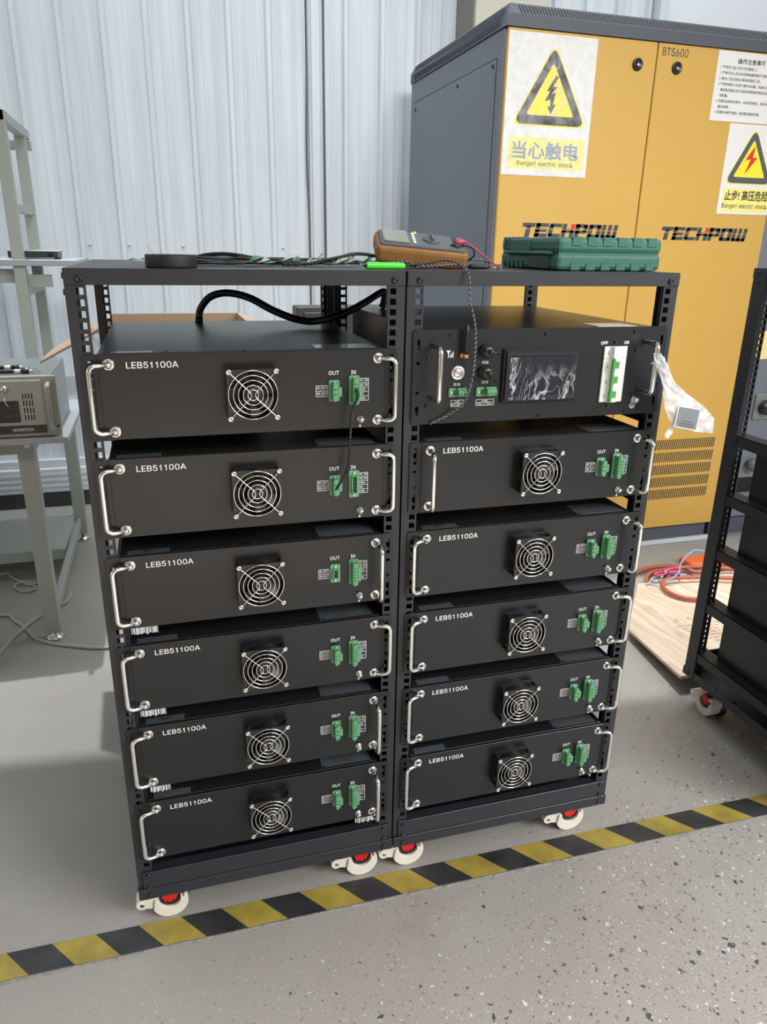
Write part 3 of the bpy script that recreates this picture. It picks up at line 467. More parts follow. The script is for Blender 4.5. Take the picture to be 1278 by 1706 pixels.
# unseen roof slab added to block the sun; its edge casts the floor shadow line
rf = MB(Matrix.Translation((.6, 1.19, 0)) @ Matrix.Rotation(math.radians(-5.5), 4, 'Z'))
rf.box((-9, -9, 4.6), (9, 0, 4.7))
struct('shadow_roof', rf, 'ledge')
struct('wall_front', MB().box((-7, -6.3, 0), (2.0, -6.2, 4.6)), mat('warm_hall_wall', lin(150, 138, 124), .8))

# hazard tape and the crack filler beside it
tp = MB(Matrix.Rotation(math.radians(-.65), 4, 'Z')); tp.box((-3, -.022, .0002), (4, .040, .0012))
t_ = single('floor_tape', tp, 'hazard', 'yellow and black striped hazard tape stuck along the floor before the racks', 'tape')
cr_ = MB(Matrix.Rotation(math.radians(-.65), 4, 'Z')); V = []; F = []; N_ = 900
for i in range(N_ + 1):
    x = -3 + 7 * i / N_; a = .004 * noise.noise(Vector((x * 9, 0, 0))); b = .004 * noise.noise(Vector((x * 14, 5, 0))); h = .0012 + .0012 * noise.noise(Vector((x * 60, 2, 0)))
    V += [(x, -.0285 + b * 1.3, .0003), (x, -.0250 + a * .3, max(.0006, h * 2.2)), (x, -.0212 + a * .3, .0012)]
    if i: F += [(3 * i - 3, 3 * i, 3 * i + 1, 3 * i - 2), (3 * i - 2, 3 * i + 1, 3 * i + 2, 3 * i - 1)]
cr_.mesh(V, F); struct('trim_5', cr_, mat('crack_filler', lin(134, 131, 124), .8, bump=(120, .9), vary=(90, .5)))
# ------------------------------------------------------------------ open racks on levelling casters
W, D, ZT, ZB, FLW = .5134, .575, 1.284, .110, .0287
BL, BW, H = .0331, .4472, .1325
CACHE = {}
def cached(key, fn):
    if key not in CACHE: CACHE[key] = fn()
    return CACHE[key]
HOLE0, HP = 1.2521, .01632
def post_mesh(front, left):
    mb = MB(); t = .002; z0, z1 = ZB, ZT - .0016
    X = (lambda x: x) if left else (lambda x: W - x); Yy = (lambda y: y) if front else (lambda y: D - .040 + y)
    bx = lambda x0, y0, za, x1, y1, zb: mb.box((X(x0), Yy(y0), za), (X(x1), Yy(y1), zb))
    bx(0, 0, z0, .0146, t, z1); bx(.0254, 0, z0, FLW, t, z1)                # flange each side of the square holes
    zs = [HOLE0 - k * HP for k in range(66)]; prev = z1
    for z in zs:
        bx(.0146, 0, z + .0049, .0254, t, prev); prev = z - .0049
    bx(.0146, 0, z0, .0254, t, prev)
    bx(0, t, z0, t, .040, z1)                                              # outer web
    bx(t, .038, z0, .016, .040, z1); bx(FLW - t, t, z0, FLW, .010, z1)     # folded returns
    return mb.data('post')
def bolt_mb(c, ax, r=.0052):
    return MB().lathe([(r, 0), (r, .0012), (r * .8, .0032), (r * .45, .0036), (r * .42, .0022), (0.0001, .0022)], c, ax, 16)
def make_caster(root, x, y, rot):
    m = Matrix.Translation((x, y, 0)) @ Matrix.Rotation(rot, 4, 'Z')
    # white housing: a hooked shell around the wheel, open at the top
    P = []
    n = 26
    for i in range(n + 1):
        a = math.radians(200 + 192 * i / n); P.append((.036 * math.cos(a), .037 + .036 * math.sin(a)))
    P += [(.028, .050), (.0265, .044)]
    for i in range(n + 1):
        a = math.radians(10 - 196 * i / n); P.append((.0215 * math.cos(a), .047 + .0215 * math.sin(a)))
    P += [(-.030, .050)]
    mb = MB(m); mb.prism(P, 'y', -.020, .020, .0015)
    lug = [(-.055 + .0125 * math.cos(math.radians(a)), .040 + .0125 * math.sin(math.radians(a))) for a in range(60, 301, 20)]
    mb.prism(lug + [(-.036, .026), (-.026, .032), (-.026, .052)], 'y', -.015, .015, .001)
    mb.box((-.028, -.016, .052), (.030, .020, .064), .003)
    mb.box((-.030, .012, .03), (.030, .020, .064), .003)
    ho = part('caster', mb, 'white_plastic', root)
    part('hub', MB(m).cyl((0, -.014, .047), (0, .012, .047), .0211, n=28), 'plastic', ho, 'black wheel well')
    r_ = MB(m).cyl((0, -.0165, .053), (0, -.012, .053), .0150, n=24)
    for i in range(8):
        a = i / 8 * 2 * PI; c = Vector((.0128 * math.cos(a), -.0178, .053 + .0128 * math.sin(a))); r_.cyl(c, c + Vector((0, .003, 0)), .003, n=8)
    part('thumb_wheel', r_, 'red_plastic', ho, 'red thumb wheel')
    part('wheel', MB(m).cyl((.012, .014, .027), (.012, .034, .027), .027, n=28), 'plastic', ho, 'black wheel behind the white housing')
    part('pin', MB(m).cyl((-.055, -.0165, .040), (-.055, .0165, .040), .0042, n=14), 'steel', ho)
    part('stem', MB(m).cyl((0, 0, .060), (0, 0, ZB - .004), .012, n=16).box((-.03, -.03, ZB - .006), (.03, .03, ZB - .0005)), 'steel', ho)
def make_rack(label, loc, caster_rot, rails, sides=(0, 1)):
    root = thing('equipment_rack', label, 'rack', loc, 'open black equipment racks on casters')
    tb = MB().box((.0008, -.0022, ZT - .002), (W - .0008, D + .0022, ZT))
    tb.box((0, -.0025, ZT - .0232), (W, -.0003, ZT - .0004), .0006); tb.box((0, D + .0003, ZT - .0232), (W, D + .0025, ZT - .0004))
    tb.box((.0022, .03, ZT - .0232), (.004, D - .03, ZT - .002)); tb.box((W - .004, .03, ZT - .0232), (W - .0022, D - .03, ZT - .002))
    part('top_panel', tb, 'rack', root)
    for f in (1, 0):
        for l in (1, 0):
            part('post', cached(('post', f, l), lambda: post_mesh(f, l)), 'rack', root)
    bm_ = MB().box((.002, .003, ZB), (W - .002, D - .003, ZB + .003))
    bm_.box((.010, -.0045, .137), (W - .010, -.0005, .176), .0008); bm_.box((.010, -.003, .176), (W - .010, .018, .1745))
    bm_.box((.010, D + .0005, .137), (W - .010, D + .0045, .176))
    part('base_tray', bm_, 'rack', root)
    part('lower_beam', MB().box((-.0006, -.0055, ZB), (W + .0006, -.0005, .1355), .0008), 'rack', root)
    for x, y in ((.030, .47), (.034, .40), (W - .030, .47), (W - .034, .40)): part('bolt', bolt_mb((x, y, ZB + .003), (0, 0, 1), .0075), 'bolt', root)
    part('lower_beam', MB().box((-.0006, D + .0005, ZB), (W + .0006, D + .0055, .1355), .0008), 'rack', root)
    for x0, x1 in ((.0022, .0042), (W - .0042, W - .0022)):
        sg = 1 if x0 < .1 else -1
        mbx = MB().box((x0, .040, ZB + .003), (x1, D - .040, .1345))
        part('side_rail', mbx, 'rack', root)
        for z in rails:
            sr = MB().box((x0, .004, z - .030), (x1, D - .004, z - .0005))
            sr.box((x0, .004, z - .0022), (x0 + sg * .045, D - .004, z - .0005)) if sg > 0 else sr.box((x1 - .045, .004, z - .0022), (x1, D - .004, z - .0005))
            part('support_rail', sr, 'rackdark', root)
    for x in (.0207, W - .0187):
        part('bolt', bolt_mb((x, -.0025, ZT - .0145), (0, -1, 0), .0056), 'bolt', root)
        for z, y in ((.168, -.0045), (.141, -.0045), (.1195, -.0055)):
            part('bolt', bolt_mb((x, y, z), (0, -1, 0)), 'bolt', root)
    for x, ax in [((0, -1), (W, 1))[i] for i in sides]:
        for y in (.016, D - .016):
            for z in (ZT - .011, ZT - .034, .122): part('bolt', bolt_mb((x, y, z), (ax, 0, 0)), 'bolt', root)
    for x, y in ((.0525, .066), (W - .0525, .066), (.0525, D - .066), (W - .0525, D - .066)): make_caster(root, x, y, caster_rot)
    return root
X2 = W + .0034
ZL = [1.163, 1.0006, .835, .6696, .504, .3385]
ZR = [.9997, .8327, .6672, .5016, .3361]
make_rack('tall open black rack on white casters holding six fan modules, left of the pair', (0, 0, 0), 0, [z - H for z in ZL], (0,))
make_rack('tall open black rack on white casters with the touch screen unit at its top', (X2, 0, 0), 0, [1.0315] + [z - H for z in ZR], (1,))
X3, Y3 = 1.575, -.145
Z3 = [.994, .829, .668, .500, .335]
make_rack('tall open black rack standing alone in front of the pale ply sheet', (X3, Y3, 0), -PI / 2, [z - H for z in Z3])

# ------------------------------------------------------------------ battery modules
def ear_mesh(left):
    h = [rrect(-.0148, .092, -.0088, .122, .003), rrect(-.0152, .0765, -.0084, .0825, .003), rrect(-.0152, .047, -.0084, .053, .003), rrect(-.0148, .008, -.0088, .038, .003)]
    o = [(0, .0005), (0, H - .0005)] + [p for p in rrect(-.0215, .001, .01, H - .001, .005) if p[0] < -.001 and p[1] > .06] + [p for p in rrect(-.0215, .001, .01, H - .001, .005) if p[0] < -.001 and p[1] < .06]
    if not left: o = [(BW - x, z) for x, z in o][::-1]; h = [[(BW - x, z) for x, z in q] for q in h]
    mb = MB().add(plate(o, h, -.0030, -.0008))
    return mb.data('ear')
def chassis_mesh(depth=.49, w=BW, h=H):
    mb = MB().box((.001, .0005, 0), (w - .001, depth, h - .003)).box((.0004, .004, h - .003), (w - .0004, depth, h - .0008), .0006)
    return mb.data('chassis')
def cover_mesh(w=BW, h=H, depth=.49):
    mb = MB()
    for x in (.10, .22, .34): mb.lathe([(.003, 0), (.0026, .0006), (.0001, .0008)], (x, .012, h - .0008), (0, 0, 1), 12)
    return mb.data('cover_screws')
def front_mesh(): return MB().box((0, -.0042, .0006), (BW, .0004, H - .0004), .0007).data('front_panel')
FX, FZ = .2258, .0675
def fan_housing_mesh():
    out = rrect(FX - .0400, FZ - .0400, FX + .0400, FZ + .0400, .0035); y0, y1 = -.0285, -.0043
    mb = MB(); mb.add(plate(out, [circ(FX, FZ, .0382, 48)], y0, y0 + .004)); mb.add(plate(out, [circ(FX, FZ, .0382, 48)], y1 - .004, y1))
    t = .0018
    for a, b in (((FX - .0400, FZ - .030), (FX - .0400 + t, FZ + .030)), ((FX + .0400 - t, FZ - .030), (FX + .0400, FZ + .030)), ((FX - .030, FZ - .0400), (FX + .030, FZ - .0400 + t)), ((FX - .030, FZ + .0400 - t), (FX + .030, FZ + .0400))):
        pass
    n = 48; V = []; F = []
    for i in range(n):
        a = i / n * 2 * PI; c, s = math.cos(a), math.sin(a)
        V += [(FX + .0382 * c, y0 + .004, FZ + .0382 * s), (FX + .0382 * c, y1 - .004, FZ + .0382 * s), (FX + .0396 * c, y0 + .004, FZ + .0396 * s), (FX + .0396 * c, y1 - .004, FZ + .0396 * s)]
        j = (i + 1) % n; F += [(4 * i, 4 * j, 4 * j + 1, 4 * i + 1), (4 * i + 2, 4 * i + 3, 4 * j + 3, 4 * j + 2)]
    mb.mesh(V, F, True)
    for sx in (-1, 1):
        for sz in (-1, 1): mb.cyl((FX + sx * .0355, y0 + .003, FZ + sz * .0355), (FX + sx * .0355, y1 - .003, FZ + sz * .0355), .0035, n=12)
    mb.cyl((FX, -.008, FZ), (FX, -.0045, FZ), .0380, n=40)
    return mb.data('fan_housing')
def impeller_mesh():
    mb = MB().lathe([(.0150, -.0245 + .001), (.0150, -.010), (.0001, -.010)], (FX, 0, FZ), (0, 1, 0), 28)
    mb.lathe([(.0001, -.0250), (.0135, -.0250), (.0150, -.0235)], (FX, 0, FZ), (0, 1, 0), 28)
    for k in range(7):
        a0 = k / 7 * 2 * PI + .3; V = []; F = []
        for i in range(6):
            r = .0145 + (.0365 - .0145) * i / 5; sw = .18 * i / 5
            for j in range(4):
                a = a0 + sw + (j / 3 - .5) * .72; y = -.0235 + .013 * j / 3
                V.append((FX + r * math.cos(a), y, FZ + r * math.sin(a)))
        for i in range(5):
            for j in range(3): q = i * 4 + j; F.append((q, q + 1, q + 5, q + 4))
        mb.mesh(V, F, True)
    return mb.data('fan_impeller')
def guard_mesh():
    mb = MB(); y = -.0300
    for R in (.0383, .0307, .0231, .0156, .0083): mb.ring((FX, y, FZ), (0, 1, 0), R, .00085, 44, 6)
    for sx in (-1, 1):
        pts = [(FX + sx * .0368, y - .0012, FZ + .0368), (FX + sx * .018, y - .0012, FZ + .0178), (FX + sx * .0062, y - .0012, FZ + .006), (FX + sx * .0032, y - .0012, FZ), (FX + sx * .0062, y - .0012, FZ - .006), (FX + sx * .018, y - .0012, FZ - .0178), (FX + sx * .0368, y - .0012, FZ - .0368)]
        mb.tube(spline(pts, 5), .00085, 6)
        for sz in (-1, 1): mb.ring((FX + sx * .0366, y + .0002, FZ + sz * .0366), (0, 1, 0), .0036, .0009, 18, 6)
    return mb.data('fan_guard')
def screw_mesh(x, y, z, r=.0042):
    mb = MB().lathe([(r * 1.08, .0), (r * 1.08, -.0010), (r * .92, -.0020), (r * .45, -.0023), (r * .40, -.0012), (.0001, -.0012)], (x, y, z), (0, 1, 0), 18)
    return mb.data('screw')
def cross_mesh(x, y, z, r=.0042):
    return MB().box((x - r * .55, y - .0038, z - .0004), (x + r * .55, y - .0028, z + .0004)).box((x - .0004, y - .0038, z - r * .55), (x + .0004, y - .0028, z + r * .55)).data('slot')
def handle_mesh(x, mode):
    """mode: 'out' = swung flat sideways, 'front' = sticking straight out, sx = side"""
    sx = -1 if x < .2 else 1; z0, z1 = .0135, .1165; L = .0285; pts = []
    if mode == 'out': d = Vector((sx * .965, -.26, 0))
    elif mode == 'half': d = Vector((sx * .55, -.835, 0))
    else: d = Vector((sx * .12, -.993, 0))
    d.normalize(); b0 = Vector((x, -.0105, z0)); b1 = Vector((x, -.0105, z1)); r = .0105
    pts = [b0, b0 + d * (L - r)]
    for i in range(1, 6):
        a = i / 6 * PI / 2; pts.append(b0 + d * (L - r + r * math.sin(a)) + Vector((0, 0, r - r * math.cos(a))))
    pts += [b0 + d * L + Vector((0, 0, r)), b1 + d * L - Vector((0, 0, r))]
    for i in range(1, 6):
        a = i / 6 * PI / 2; pts.append(b1 + d * (L - r + r * math.cos(a)) - Vector((0, 0, r - r * math.sin(a))))
    pts += [b1 + d * (L - r), b1]
    return MB().tube(pts, .0039, 12).data('handle')
def ferrule_mesh(x, z):
    return MB().lathe([(.0088, -.0042), (.0088, -.0054), (.0080, -.0062), (.0070, -.0062), (.0064, -.0046), (.0050, -.0046), (.0050, -.0095), (.0046, -.0125), (.0030, -.0143), (.0001, -.0148)], (x, 0, z), (0, 1, 0), 24).data('ferrule')
def socket_mesh(x0, x1, z0, z1):
    mb = MB().prism(rrect(x0, z0, x1, z1, .0025), 'y', -.0075, -.0043, .0004)
    xm = (x0 + x1) / 2; a, b = z0 + .0085, z1 - .0085
    for p, q in (((xm - .0052, a), (xm - .0038, b)), ((xm + .0038, a), (xm + .0052, b)), ((xm - .0052, a), (xm + .0052, a + .0014)), ((xm - .0052, b - .0014), (xm + .0052, b))):
        mb.box((p[0], -.0130, p[1]), (q[0], -.0074, q[1]))
    return mb.data('socket')
def socket_in_mesh(x0, x1, z0, z1, n):
    xm = (x0 + x1) / 2; a, b = z0 + .0100, z1 - .0100
    mb = MB().box((xm - .0038, -.0082, a), (xm + .0038, -.0076, b))
    return mb.data('pin_well')
def pins_mesh(x0, x1, z0, z1, n):
    xm = (x0 + x1) / 2; a, b = z0 + .0100, z1 - .0100; mb = MB()
    for i in range(n): mb.box((xm - .0006, -.0125, a + (i + .5) / n * (b - a) - .0006), (xm + .0006, -.0080, a + (i + .5) / n * (b - a) + .0006))
    return mb.data('pins')
def plug_mesh(x0, x1, z0, z1, n):
    xm = (x0 + x1) / 2; a, b = z0 + .0088, z1 - .0088; mb = MB()
    mb.box((xm - .0050, -.0215, a - .0055), (xm + .0050, -.0085, b + .0055), .0008)
    mb.box((xm + .0048, -.0215, a + .0012), (xm + .0100, -.0105, b - .0012), .0005)
    for z in (a - .004, b + .004): mb.cyl((xm - .001, -.0232, z), (xm - .001, -.0205, z), .0026, n=12)
    return mb.data('plug')
def plug_holes_mesh(x0, x1, z0, z1, n):
    xm = (x0 + x1) / 2; a, b = z0 + .0095, z1 - .0095; mb = MB(); s = min((b - a) / n * .3, .0016)
    for i in range(n):
        z = a + (i + .5) / n * (b - a); mb.box((xm - .0032, -.0219, z - s), (xm - .0004, -.0214, z + s)); mb.box((xm + .0014, -.0219, z - s * .6), (xm + .0038, -.0214, z + s * .6))
    return mb.data('wire_holes')
OUTS = (.3510, .3690, .0480, .0830); INS = (.3850, .4030, .0410, .0895)
def frame_label_mesh(x0, z0, x1, z1, rows):
    """white printed frame with black cells"""
    mb = MB(); t = .0007; y = (-.0045, -.0042); h = (z1 - z0 - t) / rows
    for i in range(rows + 1): mb.box((x0, y[0], z0 + i * h), (x1, y[1], z0 + i * h + t))
    mb.box((x0, y[0], z0), (x0 + t, y[1], z1)); mb.box((x1 - t, y[0], z0), (x1, y[1], z1))
    return mb
def rows_text(mb, rows, x0, z0, x1, z1, y=-.0042, pad=.0018, wide=None):
    h = (z1 - z0) / len(rows)
    for i, s in enumerate(rows):
        if wide: mb.add(text_mesh(s, x0 + pad + (x1 - x0 - 2 * pad) * (1 - wide[i]) / 2, z1 - (i + 1) * h + h * .24, (x1 - x0 - 2 * pad) * wide[i], h * .56, y, .006))
        elif s: mb.add(text_mesh(s, x0 + pad, z1 - (i + 1) * h + h * .27, (x1 - x0 - 2 * pad) * min(1, (len(s) + 1) / 6 if len(rows) > 2 else 1), h * .52, y, .006))
    return mb
def lettering_mesh():
    mb = MB(); mb.add(text_mesh('LEB51100A', .0405, .1098, .0762, .0098, -.0042, .008)); return mb.data('model_lettering')
def out_label_mesh():
    return rows_text(frame_label_mesh(.3300, .0558, .3500, .0742, 2), ['IP_OUT', 'IM_OUT'], .3300, .0558, .3500, .0742).data('output_label')
def in_label_mesh():
    return rows_text(frame_label_mesh(.4025, .0470, .4195, .0842, 5), ['IP_IN', 'IM_IN', 'FAN+', 'NC', 'FAN-'], .4025, .0470, .4195, .0842).data('input_label')
def out_name_mesh(): return text_mesh('OUT', .3515, .0910, .0175, .0065, -.0042, .010)
def in_name_mesh(): return text_mesh('IN', .3890, .0912, .0082, .0065, -.0042, .010)
def earth_mesh():
    return MB().box((.4045, -.0045, .0035), (.4055, -.0042, .0075)).mesh([(.4022, -.0045, .0048), (.4078, -.0045, .0048), (.405, -.0045, .0016)], [(0, 1, 2)]).data('earth_arrow')
def gnd_mesh():
    mb = MB().lathe([(.0062, -.0042), (.0062, -.0052), (.0046, -.0052), (.0046, -.0078), (.0058, -.0078), (.0058, -.0088), (.0026, -.0088), (.0026, -.0125), (.0046, -.0125), (.0046, -.0150), (.0001, -.0156)], (.4055, 0, .0155), (0, 1, 0), 20)
    return mb.data('ground_screw')
def sticker_mesh(x0, x1, y0, y1): return MB().box((x0, y0, H - .0010), (x1, y1, H - .0004)).data('sticker')
def strip_mesh(x0, x1, z0=-.0125):
    V = []; F = []; n = 14
    for i in range(n + 1):
        x = x0 + (x1 - x0) * i / n; b = .0012 * math.sin(i * 2.1)
        V += [(x, -.0010 + b, .002), (x, -.0030 + b * 1.5, z0 * .55), (x, -.0020 + b * 2, z0 + .0008 * math.sin(i * 1.3))]
        if i: F += [(3 * i - 3, 3 * i, 3 * i + 1, 3 * i - 2), (3 * i - 2, 3 * i + 1, 3 * i + 2, 3 * i - 1)]
    k = len(V); V += [(v[0], v[1] + .0006, v[2]) for v in V]; F += [tuple(i + k for i in f[::-1]) for f in F]
    return MB().mesh(V, F, True).data('barcode_strip')
def module(label, ox, zt, hl, hr, out_plug=True, in_plug=True, strips=(), mark=None, oy=0., back=False, tag_left=True):
    root = thing('battery_module', label, 'battery module', (ox + BL, oy, zt - H), 'battery modules in the racks')
    C = cached
    part('chassis', C('ch', chassis_mesh), 'top', root); 
    part('cover_screws', C('cs', cover_mesh), 'bolt', root)
    part('front_panel', C('fp', front_mesh), 'panel', root)
    part('mounting_ear', C('e1', lambda: ear_mesh(True)), 'panel', root); part('mounting_ear', C('e0', lambda: ear_mesh(False)), 'panel', root)
    if back: return root
    part('model_lettering', C('lt', lettering_mesh), 'white_ink', root, 'white printed model code')
    part('output_name', C('on', out_name_mesh), 'white_ink', root); part('input_name', C('in', in_name_mesh), 'white_ink', root)
    part('output_label', C('ol', out_label_mesh), 'white_ink', root); part('input_label', C('il', in_label_mesh), 'white_ink', root); part('earth_arrow', C('ea', earth_mesh), 'white_ink', root)
    for x, md in ((.0155, hl), (.4348, hr)):
        h = part('handle', C(('h', x, md), lambda: handle_mesh(x, md)), 'chrome', root, 'chrome handle')
        for z in (.0135, .1165): part('ferrule', C(('f', x, z), lambda: ferrule_mesh(x, z)), 'chrome', h)
    fh = part('fan', C('fh', fan_housing_mesh), 'plastic', root, 'square black fan')
    part('impeller', C('fi', impeller_mesh), 'blade', fh); part('guard', C('fg', guard_mesh), 'chrome', fh, 'chrome wire guard')
    for sx in (-1, 1):
        for sz in (-1, 1):
            part('screw', C(('s', sx, sz), lambda: screw_mesh(FX + sx * .0366, -.0305, FZ + sz * .0366)), 'steel', fh)
    for nm, R, n, pl in (('output_socket', OUTS, 2, out_plug), ('input_socket', INS, 5, in_plug)):
        so = part(nm, C(nm, lambda: socket_mesh(*R)), 'green_term', root, 'green terminal socket')
        part('pin_well', C(nm + 'w', lambda: socket_in_mesh(*R, n)), 'green_dark' if pl else 'hole', so)
        for z in (R[2] + .0045, R[3] - .0045): part('screw', C((nm, z), lambda: screw_mesh((R[0] + R[1]) / 2, -.0075, z, .0026)), 'steel', so)
        if pl:
            part('plug', C(nm + 'p', lambda: plug_mesh(*R, n)), 'green_term', so); part('wire_holes', C(nm + 'h', lambda: plug_holes_mesh(*R, n)), 'green_dark', so)
        else: part('pins', C(nm + 'i', lambda: pins_mesh(*R, n)), 'plastic', so)
    part('ground_screw', C('g', gnd_mesh), 'steel', root, 'nickel ground screw')
    part('sticker', C('st1', lambda: sticker_mesh(.335, .435, .010, .062)), 'sticker', root, 'grey sticker on the cover')
    if tag_left:
        part('sticker', C('st2', lambda: sticker_mesh(.012, .080, .006, .022)), 'sticker', root, 'narrow grey sticker on the cover')
        if mark:
            tm = text_mesh(mark, .038, 0, .014, .009, 0, .01)
            for v in tm.vertices: v.co = Vector((v.co.x, .0095 + v.co.z, H - .0002))
            part('handwriting', tm, 'black_ink', root)
    for a, b in strips: part('barcode_strip', C(('bs', a), lambda: strip_mesh(a, b)), 'strip', root, 'silver barcode strip hanging below the panel')
    return root
O = 'out'; Fr = 'front'; Hf = 'half'
module('black fan module at top of left rack, black lead plugged into its IN port', 0, ZL[0], O, O)
module('black fan module second from top of left rack, with empty IN socket', 0, ZL[1], O, O, True, False)
module('black fan module third from top of left rack, with empty OUT socket', 0, ZL[2], O, Fr, False, True, [(.006, .050)], 'B9')
module('black fan module fourth from top of left rack, both handles swung outwards', 0, ZL[3], O, O, True, True, [(.006, .040)])
module('black fan module second from bottom of left rack, barcode strip under its left end', 0, ZL[4], O, Fr, True, True, [(.008, .045)], 'B7')
module('black fan module at bottom of left rack, barcode strip under its right end', 0, ZL[5], O, Fr, True, True, [(.400, .446)])
module('black fan module directly under the touch screen unit, handles pointing forward', X2, ZR[0], Fr, Hf)
module('black fan module second below the touch screen unit in right rack', X2, ZR[1], O, Hf, mark='D2')
module('black fan module third below the touch screen unit in right rack', X2, ZR[2], O, O)
module('black fan module second from bottom of right rack', X2, ZR[3], O, O)
module('black fan module at bottom of right rack', X2, ZR[4], O, O)
for z, w in zip(Z3[1:], ('highest visible black box in the lone rack', 'second black box down in the lone rack', 'third black box down in the lone rack', 'lowest black box in the lone rack, near the floor')):
    module(w, X3, z, O, O, oy=Y3, back=True)

# ------------------------------------------------------------------ touch screen control unit
EW, CH = .490, .160
def control_unit():
    root = thing('control_unit', 'taller black control unit with touch screen and green breakers at top of right rack', 'control unit', (X2 + .0117, 0, 1.0315))
    holes = []
    for x0 in (.0096, .4800):
        holes += [rrect(x0 - .0028, .1265, x0 + .0028, .1445, .0028), rrect(x0 - .0034, .1018, x0 + .0034, .1078, .003), rrect(x0 - .0034, .0512, x0 + .0034, .0572, .003), rrect(x0 - .0028, .0145, x0 + .0028, .0325, .0028)]
    part('front_panel', MB().add(plate(rrect(0, 0, EW, CH, .006), holes, -.0040, -.0008)), 'panel', root)
    part('chassis', MB().box((.022, .0005, .002), (.469, .50, CH - .004)).box((.0214, .003, CH - .004), (.4696, .502, CH - .0016), .0006), 'top', root)
    for x in (.0346, .4446):
        pts = []; z0, z1, L, r = .0445, .1335, .040, .009
        pts = [(x, -.004, z0), (x, -.004 - L + r, z0)] + [(x, -.004 - L + r - r * math.sin(i / 6 * PI / 2), z0 + r - r * math.cos(i / 6 * PI / 2)) for i in range(1, 6)] + [(x, -.004 - L, z0 + r), (x, -.004 - L, z1 - r)]
        pts += [(x, -.004 - L + r - r * math.cos(i / 6 * PI / 2), z1 - r + r * math.sin(i / 6 * PI / 2)) for i in range(1, 6)] + [(x, -.004 - L + r, z1), (x, -.004, z1)]
        part('handle', MB().tube(pts, .0045, 12), 'chrome', root, 'chrome bow handle')
    for x, z in ((.027, .1128), (.0267, .0315), (.067, .1502), (.2435, .1505), (.4219, .1512), (.3838, .1329), (.3819, .0185), (.4207, .0069), (.2426, .0064), (.430, .118), (.431, .037)):
        part('screw', bolt_mb((x, -.004, z), (0, -1, 0), .0032), 'bolt', root)
    # antenna
    an = part('antenna', MB().lathe([(.0042, .0), (.0045, .006), (.0040, .034), (.0034, .0465), (.0015, .0485), (.0001, .0485)], (.0905, -.016, .1205), (0, 0, 1), 16), 'plastic', root, 'stubby black antenna')
    part('connector', MB().cyl((.0865, -.0042, .1172), (.0865, -.010, .1172), .0040, n=14).box((.0860, -.020, .1130), (.0945, -.010, .1205), .0012), 'gold', an, 'brass antenna connector')
    part('signal_symbol', MB().prism([(.0593, .1250), (.0672, .1250), (.0640, .1200), (.0640, .1130), (.0626, .1130), (.0626, .1200)], 'y', -.0044, -.0041).box((.0660, -.0044, .1130), (.0670, -.0041, .1175)).box((.0678, -.0044, .1130), (.0688, -.0041, .1195)).box((.0696, -.0044, .1130), (.0706, -.0041, .1215)).box((.0714, -.0044, .1130), (.0724, -.0041, .1235)), 'white_ink', root)
    bt = part('push_button', MB().lathe([(.0126, -.004), (.0126, -.0058), (.0108, -.0068), (.0084, -.0068), (.0080, -.0058), (.0001, -.0058)], (.0818, 0, .0868), (0, 1, 0), 32), 'button_ring', root, 'round nickel push button')
    part('button_centre', MB().lathe([(.0074, -.0056), (.0074, -.0066), (.0060, -.0072), (.0001, -.0072)], (.0818, 0, .0868), (0, 1, 0), 28), 'steel', bt)
    for nm, z, ta in (('pcs', .1232, -8), ('debug', .0870, -50)):
        c = (.1310, 0, z)
        pb = part('port_cap', MB().lathe([(.0120, -.004), (.0127, -.0062), (.0127, -.0120), (.0105, -.0120), (.0105, -.0180), (.0090, -.0200), (.0001, -.0200)], c, (0, 1, 0), 8), 'plastic', root, 'black sealing cap')
        a = math.radians(ta); d = Vector((math.cos(a), 0, math.sin(a)))
        part('cap_knob', MB().lathe([(.0046, -.0195), (.0046, -.0255), (.0030, -.0270), (.0001, -.0270)], (.1335, 0, z), (0, 1, 0), 14), 'plastic', pb)
        part('cap_strap', MB().tube(spline([(.1340, -.0235, z), Vector((.1340, -.022, z)) + d * .010, Vector((.1340, -.014, z)) + d * .0215], 4), .0026, 8), 'plastic', pb)
    for x0, x1, z0, z1, n in ((.0657, .0985, .0462, .0612, 2), (.1167, .1545, .0455, .0612, 3)):
        so = part('terminal_socket', MB().prism(rrect(x0, z0, x1, z1, .002), 'y', -.0080, -.0041, .0004), 'green_term', root, 'green terminal socket')
        xa, xb = x0 + (x1 - x0) * .42, x1 - .0035
        part('plug', MB().box((xa, -.0200, z0 + .0025), (xb, -.0080, z1 - .002), .0007).box((xa, -.0150, z1 - .003), (xb, -.0080, z1 + .001), .0005), 'green_term', so)
        hb = MB()
        for i in range(n): xx = xa + (i + .5) / n * (xb - xa); hb.box((xx - .0016, -.0204, z0 + .0045), (xx + .0016, -.0199, z0 + .0082))
        hb.box((x0 + .008, -.0084, z0 + .003), (xa - .0006, -.0079, z1 - .003)); part('wire_holes', hb, 'green_dark', so)
        for xx in (x0 + .004, x1 - .0022): part('screw', screw_mesh(xx, -.0080, (z0 + z1) / 2, .0022), 'steel', so)
    lb = frame_label_mesh(.0711, .0286, .0946, .0402, 2); rows_text(lb, ['COM1', 'BPI-H BPI-L'], .0711, .0286, .0946, .0402, pad=.0015, wide=(.5, 1))
    lc = frame_label_mesh(.1181, .0287, .1523, .0396, 2); rows_text(lc, ['COM2', 'FS+ / FS-'], .1181, .0287, .1523, .0396, pad=.003, wide=(.42, 1))
